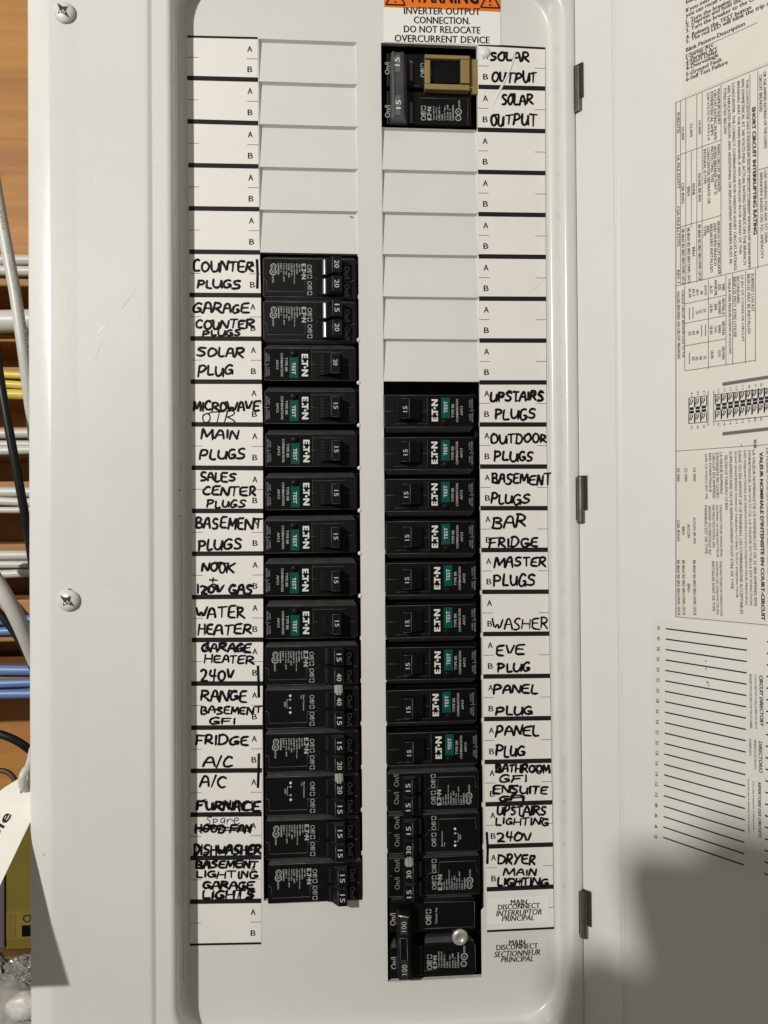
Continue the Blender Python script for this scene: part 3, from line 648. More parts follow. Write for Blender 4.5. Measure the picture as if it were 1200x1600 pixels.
HR = {0: [("SOLAR",766,827,83,96),("OUTPUT",769,838,112,129)], 1: [("SOLAR",784,833,148,164),("OUTPUT",767,839,179,196)],
 8: [("UPSTAIRS",766,850,612,626),("PLUGS",774,837,638,655)], 9: [("OUTDOOR",767,854,678,692),("PLUGS",772,833,705,720)], 10: [("BASEMENT",769,861,741,757),("PLUGS",768,829,772,787)],
 11: [("BAR",769,822,806,824),("FRIDGE",764,841,840,854)], 12: [("MASTER",774,853,870,885),("PLUGS",771,837,898,916)], 13: [("WASHER",769,856,966,983,.6)],
 14: [("EVE",776,820,1008,1023),("PLUG",777,828,1035,1050)], 15: [("PANEL",771,841,1070,1084),("PLUG",775,832,1103,1117)], 16: [("PANEL",775,842,1134,1150),("PLUG",775,820,1165,1182)],
 17: [("BATHROOM",774,859,1195,1207),("GFI",780,824,1211,1222),("ENSUITE",770,856,1228,1240),("GFI",780,820,1243,1252)],
 18: [("UPSTAIRS",777,853,1260,1274),("LIGHTING",775,857,1278,1289),("240V",776,830,1301,1316)], 19: [("DRYER",778,837,1336,1350),("MAIN",788,838,1358,1369),("LIGHTING",777,857,1372,1384)]}
TWICE = {('BATHROOM', 1195), ('GFI', 1243), ('ENSUITE', 1228), ('UPSTAIRS', 612), ('GARAGE', 1378), ('LIGHTS', 1392), ('DISHWASHER', 1321), ('FURNACE', 1252), ('GARAGE', 1006), ('PLUGS', 515), ('BASEMENT', 1345), ('HOOD FAN', 1289), ('120V GAS', 914), ('LIGHTING', 1372)}      # words gone over a second time with the marker
def hand(words, parent, extra=()):
    b = MB()
    for w in words:
        write(b, w[0].upper() if w[0] != 'Spare' else 'spare', w[1], w[2], w[3], w[4], (w[5] if len(w) > 5 else .74)*(.88 if w[4]-w[3] < 13 else 1), wild=1.25)
        if (w[0], w[3]) in TWICE: write(b, w[0], w[1]+1, w[2]-1, w[3], w[4], .52, y=YS-.10, seed=5, wild=1.4)
    for e in extra: stroke(b, *e)
    part(b, 'handwriting', parent, None)
for k, ws in enumerate(HL):
    ex = []
    if k == 0: ex = [([(401.5, 405), (402.5, 428), (402, 451)],)]
    if k == 9: ex = [([(403, 1040), (404, 1065), (404.5, 1090)],)]
    if k == 11: ex = [([(404.5, 1177), (404, 1205), (403, 1231)],)]
    if k == 13: ex = [([(303, 1296), (350, 1294), (390, 1292)], .3), ([(304, 1292), (350, 1297), (391, 1299)], .4), ([(310, 1299), (340, 1291), (380, 1296)], .4)]
    hand(ws, stripL, ex)
for k, ws in HR.items():
    hand(ws, stripR, [([(760.5, 1300), (762, 1325), (761.5, 1350)],)] if k == 18 else ())

# ------------------------------------------------------------------ stickers on the dead front
def sticker(corners, y, mt):
    b = MB(); e = [at(*q, y) for q in corners]; f = [Vector((v.x, 0, v.z)) for v in e]
    b.add(e+f, [(0, 1, 2, 3), (0, 1, 5, 4), (1, 2, 6, 5), (2, 3, 7, 6), (3, 0, 4, 7)], mt); return b
b = sticker([(600, -60), (782, -55), (782, 70.5), (600, 65.5)], -.35, STICK)
e = [at(*q, -.40) for q in ((600, -60), (782, -55), (782, 18.5), (600, 11))]; b.add(e, [(0, 1, 2, 3)], ORANGE)
itext(b, 'WARNING', 637, -22, 748, 4, -.45, INK, .03, 0, 3)
for xc in (618, 766):
    y0 = 2.5+(xc-600)*.03; t = [(xc-15, y0+4), (xc+15, y0+5), (xc, y0-24)]
    for p, q in zip(t, t[1:]+t[:1]): iline(b, p, q, 1.0, -.45, INK)
    iline(b, (xc, y0-12), (xc, y0-4), 1.2, -.45, INK); iline(b, (xc, y0-1), (xc, y0+1.5), 1.2, -.45, INK)
for st, x0, y0, x1, y1, sl in (('INVERTER OUTPUT', 631, 11, 750, 22, 1.5), ('CONNECTION.', 646.5, 25.5, 734, 36.5, 1.5), ('DO NOT RELOCATE', 631, 39.5, 750, 50.5, 2.2), ('OVERCURRENT DEVICE', 616.5, 54, 764.5, 65, 3)):
    itext(b, st, x0, y0, x1, y1, -.45, INK, .002, 0, sl)
part(b, 'warning_sticker', panel, 'white sticker with orange WARNING band above the top right breaker')
b = sticker([(761, 1406), (857.5, 1401), (857.5, 1441), (761, 1444.5)], -.34, STICK)
for st, x0, y0, x1, y1, it, sl in (('MAIN', 798, 1406, 823, 1414.5, 0, -1), ('DISCONNECT', 778, 1413.5, 843, 1422, 0, -3), ('INTERRUPTOR', 775, 1423, 846, 1432, .22, -3), ('PRINCIPAL', 784, 1431.5, 834, 1440, .22, -2)):
    itext(b, st, x0, y0, x1, y1, -.40, INK, 0, it, sl)
part(b, 'main_switch_sticker', panel, 'small sticker reading MAIN DISCONNECT INTERRUPTOR PRINCIPAL')
b = sticker([(758.5, 1472), (856.5, 1466), (856.5, 1503.5), (758.5, 1508)], -.12, STEEL)
for st, x0, y0, x1, y1, it, sl in (('MAIN', 795.5, 1469, 820, 1477.5, 0, -1), ('DISCONNECT', 775.5, 1476.5, 840, 1485, 0, -3), ('SECTIONNEUR', 772, 1487, 843.5, 1496, .22, -4), ('PRINCIPAL', 782.5, 1495.5, 833, 1504, .22, -2)):
    itext(b, st, x0, y0, x1, y1, -.18, INK, 0, it, sl)
part(b, 'main_switch_sticker', panel, 'small sticker reading MAIN DISCONNECT SECTIONNEUR PRINCIPAL')

# ================================================================== BREAKERS (local mm; origin = centre of the face, face at y = 0)
S = .38
def rt(b, st, x0, x1, z0, z1, y, mt, bold=0):
    """writing that runs down: baseline at x0, cap line at x1, from z0 down to z1"""
    b.text(st, lambda u, v: (x0+v, y, z0-u), abs(z1-z0), x1-x0, mt, 0, 0, .09)
def logo(b, x0, x1, z0, z1, y, mt):
    L = z0-z1; f = lambda u, v: (x0+v*(x1-x0), y, z0-u*L)
    P = lambda pts: b.add([f(*p) for p in pts], [tuple(range(len(pts)))], mt)
    P([(0, 0), (.075, 0), (.075, 1), (0, 1)]); P([(.075, 0), (.20, 0), (.20, .22), (.075, .22)]); P([(.075, .40), (.18, .40), (.18, .60), (.075, .60)]); P([(.075, .78), (.20, .78), (.20, 1), (.075, 1)])
    P([(.225, 0), (.36, 0), (.36, .30), (.315, .30)]); P([(.225, .62), (.5, .62+.16), (.5, 1), (.27, 1)]) if False else None
    P([(.30, .78), (.56, .78), (.56, 1), (.27, 1)]); P([(.395, 0), (.475, 0), (.475, .78), (.395, .78)])
    c = [(.60+.052*math.cos(t*math.pi/5), .5+.2*math.sin(t*math.pi/5)) for t in range(10)]; P(c)
    P([(.69, 0), (.77, 0), (.77, 1), (.69, 1)]); P([(.92, 0), (1, 0), (1, 1), (.92, 1)]); P([(.77, 1), (.77, .62), (.92, 0), (.92, .38)])
def ringmark(b, cx, cz, r, y, mt, st):
    n_ = 20; vs = []
    for rr in (r, r*.74):
        vs += [(cx+rr*math.cos(2*math.pi*k/n_), y, cz+rr*math.sin(2*math.pi*k/n_)) for k in range(n_)]
    b.add(vs, [(k, (k+1) % n_, n_+(k+1) % n_, n_+k) for k in range(n_)], mt)
    rt(b, st, cx-r*.42, cx+r*.42, cz+r*.42, cz-r*.42, y, mt, .03)
def ridge(b, pts, y, r=.22, mt=None): b.tube([(x, y, z) for x, z in pts], r, mt or PLASE, 6)

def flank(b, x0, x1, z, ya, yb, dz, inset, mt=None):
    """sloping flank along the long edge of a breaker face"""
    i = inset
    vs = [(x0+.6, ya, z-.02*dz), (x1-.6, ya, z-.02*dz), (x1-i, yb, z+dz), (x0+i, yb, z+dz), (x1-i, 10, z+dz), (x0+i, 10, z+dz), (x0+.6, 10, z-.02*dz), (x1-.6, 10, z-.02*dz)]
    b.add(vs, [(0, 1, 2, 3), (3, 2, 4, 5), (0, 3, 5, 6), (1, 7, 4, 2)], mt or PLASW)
def afci(rating):
    root = empty('circuit_breaker', (0, 0, 0), '', 'circuit breaker', 'single black breakers with a green test strip')
    lx = lambda p: (p-484.5)*S; lz = lambda p: -(p-569.5)*.378
    hw, hh = 27.1, 9.8
    b = MB()
    b.box(-29.2, 29.2, 9, 62, -10.1, 15.2, PLASD)
    b.box(-hw, hw, 0, 10, -hh, hh, PLAS, .7)
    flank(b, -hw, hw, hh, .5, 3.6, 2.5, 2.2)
    ridge(b, [(-hw+.8, hh-.3), (hw-.6, hh-.3)], .25, .16); ridge(b, [(-hw+.8, -hh+.3), (hw-.6, -hh+.3)], .25, .14)
    ridge(b, [(lx(533), 0), (hw-.8, 0)], -.02, .1); ridge(b, [(lx(486), 0), (lx(496), 0)], -.02, .1)
    ridge(b, [(lx(486), hh-2.4), (lx(533), hh-2.4), (hw-6, hh-2.0)], -.02, .09); ridge(b, [(lx(487), hh-1.5), (lx(487), -hh+1.2)], -.02, .09)
    b.box(lx(496), lx(533.5), -.5, 1, lz(590), lz(553), PLASD, .3)
    body = b.build('body', root)
    b = MB(); y = -.05
    b.box(-hw+.5, lx(486), y, .2, -hh+.9, hh-.9, LBL)
    y = -.12
    logo(b, lx(471.5), lx(481.3), lz(553.2), lz(588.3), y, WINK)
    b.add([(lx(452.5), -.09, lz(558)), (lx(466), -.09, lz(558)), (lx(466), -.09, lz(591)), (lx(452.5), -.09, lz(591))], [(0, 1, 2, 3)], GREEN)
    rt(b, 'TEST', lx(456.2), lx(461.8), lz(566.5), lz(585), y, WINK, .035)
    rt(b, 'TYPE BR', lx(445.8), lx(449.6), lz(559), lz(581), y, LINK, .02); rt(b, 'COMBINATION', lx(439), lx(442.6), lz(552), lz(588), y, LINK, .02); rt(b, 'AFCI', lx(432), lx(435.6), lz(562.5), lz(577), y, LINK, .02)
    for t0, t1, st, st2 in ((553, 566, 'LOAD', 'NEUTRAL'), (573, 588, 'LOAD', 'POWER')):
        rt(b, st, lx(419.3), lx(422), lz(t0+2), lz(t1-1), y, DINK, .01); rt(b, st2, lx(415.6), lx(418.2), lz(t0-1), lz(t1+1), y, DINK, .01)
    b.add([(lx(414), y, lz(569.4)), (lx(421), y, lz(569.4)), (lx(421), y, lz(570.3)), (lx(414), y, lz(570.3))], [(0, 1, 2, 3)], DINK)
    lab = b.build('face_label', root)
    b = MB(); c = (lx(459.2), 0, lz(552.6))
    b.box(lx(453.5), lx(465.5), -.35, .1, lz(558.5), lz(547), PLASD, .3)
    b.lathe([(1.75, -.3), (1.75, -1.1), (1.4, -1.4), (.05, -1.35)], c, n=20, mt=PLAS)
    b.build('test_button', root)
    b = MB(); z0, z1 = lz(586.5), lz(555.5)
    b.prof([(lx(498), 0), (lx(499), -2.2), (lx(506), -3.0), (lx(516), -6.6), (lx(518), -7.2), (lx(529.5), -7.4), (lx(530.5), -7.0), (lx(531.5), 0)], z0, z1, PLASD)
    for k in range(6):
        z = z0+1.2+k*(z1-z0-2.4)/5
        b.tube([(lx(499.5), -2.35, z), (lx(506), -3.1, z), (lx(512), -5.2, z)], .22, PLASD, 6)
    ridge(b, [(lx(517.3), z0), (lx(517.3), z1)], -7.1, .2); ridge(b, [(lx(518), z0+.1), (lx(530), z0+.1)], -7.4, .1); ridge(b, [(lx(518), z1-.1), (lx(530), z1-.1)], -7.4, .1)
    rt(b, rating, lx(520.3), lx(527), lz(565.3), lz(574.5), -7.52, NINK, .015)
    b.build('handle', root)
    return root

def offmark(b, x0, x1, z0, z1, y, mt):
    L = z0-z1
    b.text('Off/', lambda u, v: (x0+v, y, z0-u), L*.64, x1-x0, mt)
    cx = (x0+x1)/2; cz = z1+L*.16; r = L*.15
    for k in range(4):
        a = [(cx+(r if q % 2 == 0 else r*.62)*1.25*math.cos(t), y, cz+r*math.sin(t)) for q, t in enumerate([])]
        t0 = k*math.pi/2+.25; seg = [t0+i*(math.pi/2-.5)/3 for i in range(4)]
        vs = [(cx+1.35*r*math.cos(t), y, cz+r*math.sin(t)) for t in seg]+[(cx+1.35*r*.66*math.cos(t), y, cz+r*.66*math.sin(t)) for t in seg]
        b.add(vs, [(i, i+1, i+5, i+4) for i in range(3)], mt)
FINE = ['Type BD', 'BQ2-TWIN', 'Type BRDN 4-6 mm', '120/240 V~', 'Cu/Al   60C', 'HACR Type', '1-Pole Unit  J850', 'E7819  T', 'LR000000A']
FLEN = [13, 16, 31, 20, 22, 18, 28, 14, 18]
def tlx(p): return (p-483.5)*S
def tlz(p): return -(p-435.3)*.378
def twin_body(b, dz, kind):
    lx = tlx; lz = lambda p: tlz(p)+dz; hw, hh = 27.6, 11.6
    b.box(-29.2, 29.2, 9, 62, -11.5+dz, 13.8+dz, PLASD)
    b.box(-hw, hw, 0, 10, -hh+dz, hh+dz, PLAS, .8)
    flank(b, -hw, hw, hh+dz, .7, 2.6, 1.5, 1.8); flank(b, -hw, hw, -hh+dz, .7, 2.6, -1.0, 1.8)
    ridge(b, [(-hw+.8, dz+hh-.35), (hw-.6, dz+hh-.35)], .3, .2); ridge(b, [(-hw+.8, dz-hh+.35), (hw-.6, dz-hh+.35)], .3, .17)
    ridge(b, [(lx(412), lz(438)), (lx(416.5), lz(440)), (lx(417.5), lz(457)), (lx(475.5), lz(457)), (lx(476), lz(440.5)), (lx(494), lz(440))], -.03, .15)
    ridge(b, [(lx(549), lz(438.5)), (hw-.8, lz(438.5))], -.03, .16); ridge(b, [(lx(494), hh+dz-1.5), (lx(494), -hh+dz+1.5)], -.03, .11)
    for t in (407.5, 437.5): b.box(lx(493), lx(534.5), -.4, 1, lz(t+26), lz(t-.5), PLASD, .3)
    y = -.07
    if kind == 'print':
        logo(b, lx(471), lx(477.8), lz(413), lz(437.5), y, LINK)
        for i, (st, n_) in enumerate(zip(FINE, FLEN)):
            x = 466.5-i*4.05; rt(b, st, lx(x), lx(x+2.6), lz(413), lz(413+n_), y, LINK, .02)
        ringmark(b, lx(427.8), lz(417.8), 1.75, y, LINK, 'C'); ringmark(b, lx(427.2), lz(426.3), 2.05, y, LINK, 'UL'); rt(b, 'LISTED', lx(425.5), lx(428), lz(432.5), lz(443.5), y, LINK, .02)
    else:
        rt(b, 'Non-Common', lx(469.5), lx(472), lz(414), lz(438), y, LINK); rt(b, 'Trip', lx(465.5), lx(468), lz(414), lz(420), y, LINK)
        for p in (415, 421, 434, 441): b.lathe([(.75 if p in (415, 441) else .5, 0), (.05, -.02)], (lx(450), y, lz(p)), n=10, mt=WINK)
        for q in (([(450, 421), (445, 421), (445, 434), (450, 434)]),): b.tube([(lx(u), y, lz(v)) for u, v in q], .17, LINK, 5)
        rt(b, '240V', lx(440.5), lx(443.3), lz(424), lz(432), y, LINK, .02)
    for t in (414.3, 440.5): offmark(b, lx(479.8), lx(487), lz(t), lz(t+22.3), y, LINK)
    for t in (416.5, 444): rt(b, 'On/I', lx(537.5), lx(545.5), lz(t), lz(t+19), y, DINK, -.01)
def twin_handle(root, num, dz, slot, copy=None):
    lx = tlx; t = (407.5, 437.5)[slot]; z1 = tlz(t+.5)+dz; z0 = tlz(t+25)+dz
    b = MB()
    pr = [(lx(502), 0), (lx(503), -2.6), (lx(509.5), -3.2), (lx(518.5), -8.4), (lx(520), -8.8), (lx(531.5), -8.8), (lx(533), -8), (lx(533.5), 0)]
    b.prof(pr, z0, z1, PLAS)
    b.prof([(lx(505.2), -2.7), (lx(505.5), -3.08), (lx(507.5), -3.3), (lx(507.8), -2.9)], z0+.4, z1-.4, PLASH)
    ridge(b, [(lx(519), z0+.3), (lx(519), z1-.3)], -8.65, .22)
    for zz in (z0, z1): b.lathe([(.05, 0)], (0, 0, 0), n=3, mt=PLASD) if False else None
    for zz, sg in ((z1, 1), (z0, -1)):
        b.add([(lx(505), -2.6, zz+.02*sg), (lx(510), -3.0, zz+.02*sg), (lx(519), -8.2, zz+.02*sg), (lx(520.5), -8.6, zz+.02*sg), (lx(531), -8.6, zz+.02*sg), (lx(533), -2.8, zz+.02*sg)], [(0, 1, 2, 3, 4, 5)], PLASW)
    # eyelet on the upper flank
    n_ = 10; b.add([(lx(524)+.75*math.cos(k*2*math.pi/n_), -5.6+.75*math.sin(k*2*math.pi/n_), z1+.05) for k in range(n_)], [tuple(range(n_))], PLASD)
    zc = (z0+z1)/2
    rt(b, num, lx(521.8), lx(529.2), zc+2.3, zc-2.3, -8.88, NINK, .0)
    return b.build('handle', root)
def twin(a, c, label):
    root = empty('circuit_breaker', (0, 0, 0), label, 'circuit breaker', 'twin black breakers with two small handles')
    b = MB(); twin_body(b, 0, 'print'); b.build('body', root)
    twin_handle(root, a, 0, 0); twin_handle(root, c, 0, 1)
    return root
def quadb(nums, label, flip):
    """two twin halves tied in the middle; origin half way between them"""
    root = empty('circuit_breaker', (0, 0, 0), label, 'circuit breaker', 'four-handle black breakers with a metal tie')
    h = PIT/2
    b = MB(); twin_body(b, h, 'print'); b.build('body', root)
    b = MB(); twin_body(b, -h, 'diagram'); b.build('body', root)
    for i, nm in enumerate(nums): twin_handle(root, nm, h if i < 2 else -h, i % 2)
    b = MB(); lx = tlx
    pr = [(lx(518), -5.0), (lx(518.5), -8.0), (lx(523), -9.3), (lx(525), -8.7), (lx(527), -9.3), (lx(530.5), -8.0), (lx(531), -5.0)]
    b.prof(pr, -3.2, 2.6, METAL); b.build('handle_tie', root)
    return root

def clone(src, loc, rot, label):
    r = src.copy(); COL.objects.link(r); r.location = Vector(loc)*MM; r.rotation_euler = rot; r['label'] = label
    for ch in src.children:
        c = ch.copy(); COL.objects.link(c); c.parent = r
        if c.name.startswith('face_label'): c.location.x += random.uniform(-1, 1)*.0009
    return r
def lcen(k, dy=6.5):
    """centre of row k (left column), on the face plane"""
    yc = (L1[k][1]+L1[k+1][1])/2; return at(483.8+(k-5)/14*5.2, yc+dy, -1.2)
def rcen(k, dy=12.5):
    yc = (R0[k][1]+R0[k+1][1])/2; return at(670.3+max(0, k-8)/9*6.7, yc+dy, -1.2)
FLIP = (0, math.pi, 0)
def jit(rot): return (rot[0]+random.uniform(-.004, .004), rot[1]+random.uniform(-.006, .006), rot[2]+random.uniform(-.004, .004))
p20 = afci('20'); p20.location = lcen(7)*MM; p20['label'] = 'single breaker rated 20 with green test strip, beside the handwritten SOLAR PLUG'
p15 = afci('15'); p15.location = lcen(8)*MM; p15['label'] = 'single breaker with green test strip beside the handwritten MICROWAVE OTR'
p15.rotation_euler = jit((0, 0, 0))
for k, nm in ((9, 'MAIN PLUGS'), (10, 'SALES CENTER PLUGS'), (11, 'BASEMENT PLUGS at the left column'), (12, 'NOOK + 120V GAS'), (13, 'WATER HEATER')):
    clone(p15, lcen(k)+Vector((random.uniform(-.4, .4), 0, random.uniform(-.2, .2))), jit((0, 0, 0)), 'single breaker with green test strip beside the handwritten '+nm)
for k, nm in ((8, 'UPSTAIRS PLUGS'), (9, 'OUTDOOR PLUGS'), (10, 'BASEMENT PLUGS at the right column'), (11, 'BAR FRIDGE'), (12, 'MASTER PLUGS'), (13, 'WASHER'), (14, 'EVE PLUG'), (15, 'PANEL PLUG, upper of two'), (16, 'PANEL PLUG, lower of two')):
    clone(p15, rcen(k)+Vector((random.uniform(-.4, .4), 0, random.uniform(-.25, .25))), jit(FLIP), 'single breaker with green test strip beside the handwritten '+nm)
def put(r, loc, rot=(0, 0, 0)): r.location = loc*MM; r.rotation_euler = rot
put(twin('20', '20', 'twin breaker rated 20 and 20, topmost in the left column'), lcen(5))
put(twin('15', '20', 'twin breaker rated 15 and 20 beside the handwritten GARAGE COUNTER PLUGS'), lcen(6))
put(twin('15', '15', 'twin breaker rated 15 and 15 beside the handwritten DISHWASHER'), lcen(18, 4.5))
put(twin('15', '15', 'twin breaker rated 15 and 15, lowest in the left column'), lcen(19, 5.5)+Vector((1.2, 0, 0)))
put(twin('15', '15', 'twin breaker beside the handwritten BATHROOM GFI and ENSUITE GFI'), rcen(17), FLIP)
q = quadb(('15', '40', '40', '15'), 'double-height breaker with 40 amp handles joined by a metal tie', 0); put(q, (lcen(14, 5)+lcen(15, 5))/2)
q = quadb(('15', '20', '20', '15'), 'double-height breaker with 20 amp handles joined by a metal tie', 0); put(q, (lcen(16, 5)+lcen(17, 5))/2)
q = quadb(('15', '30', '30', '15'), 'double-height breaker with 30 amp handles joined by a metal tie', 0); put(q, (rcen(18)+rcen(19))/2, FLIP)

# --- main breaker (right column, bottom), read upwards: built in place from photo pixels
def up(b, st, px0, px1, py0, py1, y, mt, bold=0):
    """writing that runs up: from py0 (bottom) to py1 (top), letters' feet at px1 (right), heads at px0"""
    A = at(px1, py0, y); B = at(px1, py1, y); H = at(px1, py0, y).x-at(px0, py0, y).x; D = B-A; w = D.length
    b.text(st, lambda u, v: A+D*(u/w)-Vector((v, 0, 0)), w, H, mt, 0, 0, .1)
def upoff(b, px0, px1, py0, py1, y, mt):
    up(b, 'Off/', px0, px1, py0, py0+(py1-py0)*.64, y, mt, .012)
    c = at((px0+px1)/2, py1+(py0-py1)*.16, y); r = abs(py1-py0)*.15*.385
    for k in range(4):
        t0 = k*math.pi/2+.25; seg = [t0+i*(math.pi/2-.5)/3 for i in range(4)]
        b.add([(c.x+1.3*r*math.cos(t), y, c.z+r*math.sin(t)) for t in seg]+[(c.x+.86*r*math.cos(t), y, c.z+.66*r*math.sin(t)) for t in seg], [(i, i+1, i+5, i+4) for i in range(3)], mt)
def pbox(b, px0, py0, px1, py1, y0, y1, mt, ch=.6):
    A = at(px0, py0, y0); B = at(px1, py1, y0); b.box(A.x, B.x, y0, y1, B.z, A.z, mt, ch)
def uplogo(b, px0, px1, py0, py1, y, mt):
    A = at(px1, py0, y); x1 = at(px0, py0, y).x; z1 = at(px1, py1, y).z
    t = MB(); logo(t, 0, 1, 0, -1, y, mt)
    b.add([(A.x-v[0]*(A.x-x1), y, A.z+(-v[2])*(z1-A.z)) for v in t.v], t.f, mt)
def upring(b, px, py, r, y, mt, st):
    c = at(px, py, y); t = MB(); ringmark(t, 0, 0, r, 0, mt, st); b.add([(c.x-v[0], y, c.z-v[2]) for v in t.v], t.f, mt)
MF = -1.2
loc = at(676, 1465, MF); main = empty('circuit_breaker', loc, 'large two-pole main breaker rated 100 with a bright screw, bottom of the right column', 'circuit breaker')
def mpart(b, name, root, l): o = b.build(name, root); o.location = -l*MM; return o
b = MB()
pbox(b, 603, 1396, 752, 1534, 9, 60, PLASD, 0)
pbox(b, 609, 1407.5, 741.5, 1452, MF, 10, PLAS, .8); pbox(b, 662, 1475, 743, 1522, MF, 10, PLAS, .8); pbox(b, 609, 1481, 662, 1526, MF+.6, 10, PLAS, .8); pbox(b, 640, 1451, 742, 1476, 5.5, 10, PLASD, .4)
for q in ((609.5, 741, 1408, 1399.5), (662, 742.5, 1475.5, 1466), (609.5, 640, 1481.5, 1473)):
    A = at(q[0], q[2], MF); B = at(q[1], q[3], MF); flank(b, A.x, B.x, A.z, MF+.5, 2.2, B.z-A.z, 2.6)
y = MF-.08
up(b, 'On/I', 609.5, 618, 1446, 1427, y, LINK, .01); up(b, 'On/I', 611, 620, 1514, 1495.5, y+.6, LINK, .01)
upoff(b, 665, 674, 1445, 1420, y, LINK); upoff(b, 667, 675.5, 1515, 1491, y, LINK)
up(b, 'Common Trip', 680, 684, 1443, 1418.5, y, LINK, .02)
uplogo(b, 677, 682.5, 1513, 1493, y, LINK)
for i, (st, n_) in enumerate(zip(['Type BR2100', 'Type HBR2100', '120/240 V~', 'Cu/Al', 'HACR Type', '2-Pole  240', 'E7819  T', 'LR000000A'], [25, 25, 22, 9, 20, 22, 16, 24])):
    x = 684.5+i*4.3; up(b, st, x, x+2.7, 1512, 1512-n_, y, LINK, .02)
upring(b, 724.5, 1506, 1.85, y, LINK, 'C'); upring(b, 725.5, 1494.5, 2.1, y, LINK, 'UL'); up(b, 'LISTED', 724, 727, 1489, 1477.5, y, LINK, .02)
for pts in (((663, 1410), (740.5, 1408.5)), ((742, 1476), (743.5, 1518)), ((663, 1451), (740, 1448)), ((663, 1517), (684, 1515)), ((741.5, 1409), (741.5, 1450))):
    b.tube([at(*p_, MF-.02) for p_ in pts], .15, PLASE, 6)
mpart(b, 'body', main, loc)
b = MB(); A = at(623, 1423, -9); B = at(640, 1531, -9)
b.prof([(A.x-1.4, 0), (A.x, -8.6), (A.x+.6, -9), (A.x+6.0, -9), (A.x+6.6, -8.6), (A.x+8.6, -2), (A.x+9.6, 0)], B.z, A.z, PLAS)
b.add([(p.x, -9.1, p.z) for p in (at(625, 1433, -9), at(637, 1433, -9), at(637, 1461, -9), at(625, 1461, -9))], [(0, 1, 2, 3)], TIED); b.add([(p.x, -9.1, p.z) for p in (at(626, 1501, -9), at(638, 1501, -9), at(638, 1531, -9), at(626, 1531, -9))], [(0, 1, 2, 3)], TIED)
up(b, '100', 627, 635, 1456, 1440, -9.2, LINK, .02); up(b, '100', 628, 636.5, 1523, 1507.5, -9.2, LINK, .02)
c0, c1 = at(622.5, 1431, -9.1), at(638.5, 1433.5, -9.1); b.tube([c0, c1], .45, METAL, 6)
b.tube([at(625, 1466, -9.1), at(636, 1466, -9.1), at(637, 1500, -9.1), at(626, 1501, -9.1), at(625, 1466, -9.1)], .22, PLASE, 6)
mpart(b, 'handle', main, loc)
b = MB(); c = at(718.5, 1463.5, -3)
b.lathe([(3.0, 9), (3.0, .4), (4.75, .2), (4.75, -.9), (4.2, -1.5), (3.3, -1.9), (2.2, -2.0), (1.9, -1.4), (.05, -1.2)], c, n=32, mt=METAL)
mpart(b, 'retaining_screw', main, loc)

# --- solar breaker (right column, top)
loc = at(672, 137, MF); sol = empty('circuit_breaker', loc, 'two-pole breaker with grey tie bar and tan clip under the orange warning sticker', 'circuit breaker')
b = MB()
pbox(b, 598.5, 71, 748, 203, 9, 60, PLASD, 0)
pbox(b, 604, 82, 737, 140, 1.5, 10, PLAS, .8); pbox(b, 604, 141, 737, 198, 1.5, 10, PLAS, .8)
y = 1.4
up(b, 'On/I', 601.5, 608.5, 116.5, 98, y, LINK, .01); up(b, 'On/I', 601.5, 609.5, 184, 165, y, LINK, .01)
upoff(b, 657, 665, 121, 98, y, LINK); upoff(b, 657.5, 666, 188.5, 164.5, y, LINK)
uplogo(b, 668, 674, 188, 167, y, LINK)
for i, (st, n_) in enumerate(zip(['Type BR215', 'Type C215', '120/240 V~', 'Cu/Al', 'HACR Type', '2-Pole  240', 'E7819  T', 'LR000000A'], [22, 20, 23, 9, 22, 24, 18, 24])):
    x = 676.5+i*4.3; up(b, st, x, x+2.7, 188, 188-n_, y, LINK, .02)
upring(b, 716, 184.5, 1.8, y, LINK, 'C'); upring(b, 716.5, 174.5, 2.0, y, LINK, 'UL'); up(b, 'LISTED', 716, 719, 168, 157, y, LINK, .02)
for z0_, z1_ in ((95, 126), (160, 192)): pbox(b, 640, z0_, 645, z1_, 1.1, 2, PLASE, .1)
for pts in (((637, 134), (662, 134.5)), ((655, 153), (733, 155)), ((731, 155), (731, 196))): b.tube([at(*p_, 1.4) for p_ in pts], .13, PLASE, 6)
mpart(b, 'body', sol, loc)
b = MB()
A = at(612, 80, -8); B = at(632, 184, -8)
b.prof([(A.x-.5, 1), (A.x, -6.6), (A.x+.6, -7.8), (A.x+1.6, -8), (A.x+1.9, -7.2), (A.x+5.6, -7.2), (A.x+5.9, -8), (A.x+6.9, -7.8), (A.x+8.2, -5.5), (A.x+10, 1)], B.z, A.z, TIEG)
for z0_, z1_ in ((86, 113), (149, 180)):
    p, q_ = at(615.5, z0_, -7.3), at(626, z1_, -7.3); b.box(p.x, q_.x, -7.5, -7, q_.z, p.z, mat('grey_insert', (.11, .11, .11), .4), .15)
up(b, '15', 616.5, 624.5, 103, 90, -7.62, WINK, .0); up(b, '15', 618.5, 626.5, 170, 156.5, -7.62, WINK, .0)
mpart(b, 'handle', sol, loc)
b = MB()
def frame(px0, py0, px1, py1, w, y0, y1, mt):
    pbox(b, px0, py0, px1, py0+w[0], y0, y1, mt, .4); pbox(b, px0, py1-w[1], px1, py1, y0, y1, mt, .4)
    pbox(b, px0, py0+w[0], px0+w[2], py1-w[1], y0, y1, mt, .3); pbox(b, px1-w[3], py0+w[0], px1, py1-w[1], y0, y1, mt, .3)
frame(664, 84.5, 734, 141, (8.5, 11, 8.5, 14), -3.2, 1.4, TAN)
pbox(b, 672, 92.5, 720.5, 130.5, -.6, 1.2, PLASD, .1)
pbox(b, 734.5, 92, 746.5, 147, -.4, 1.2, TAN, .4)
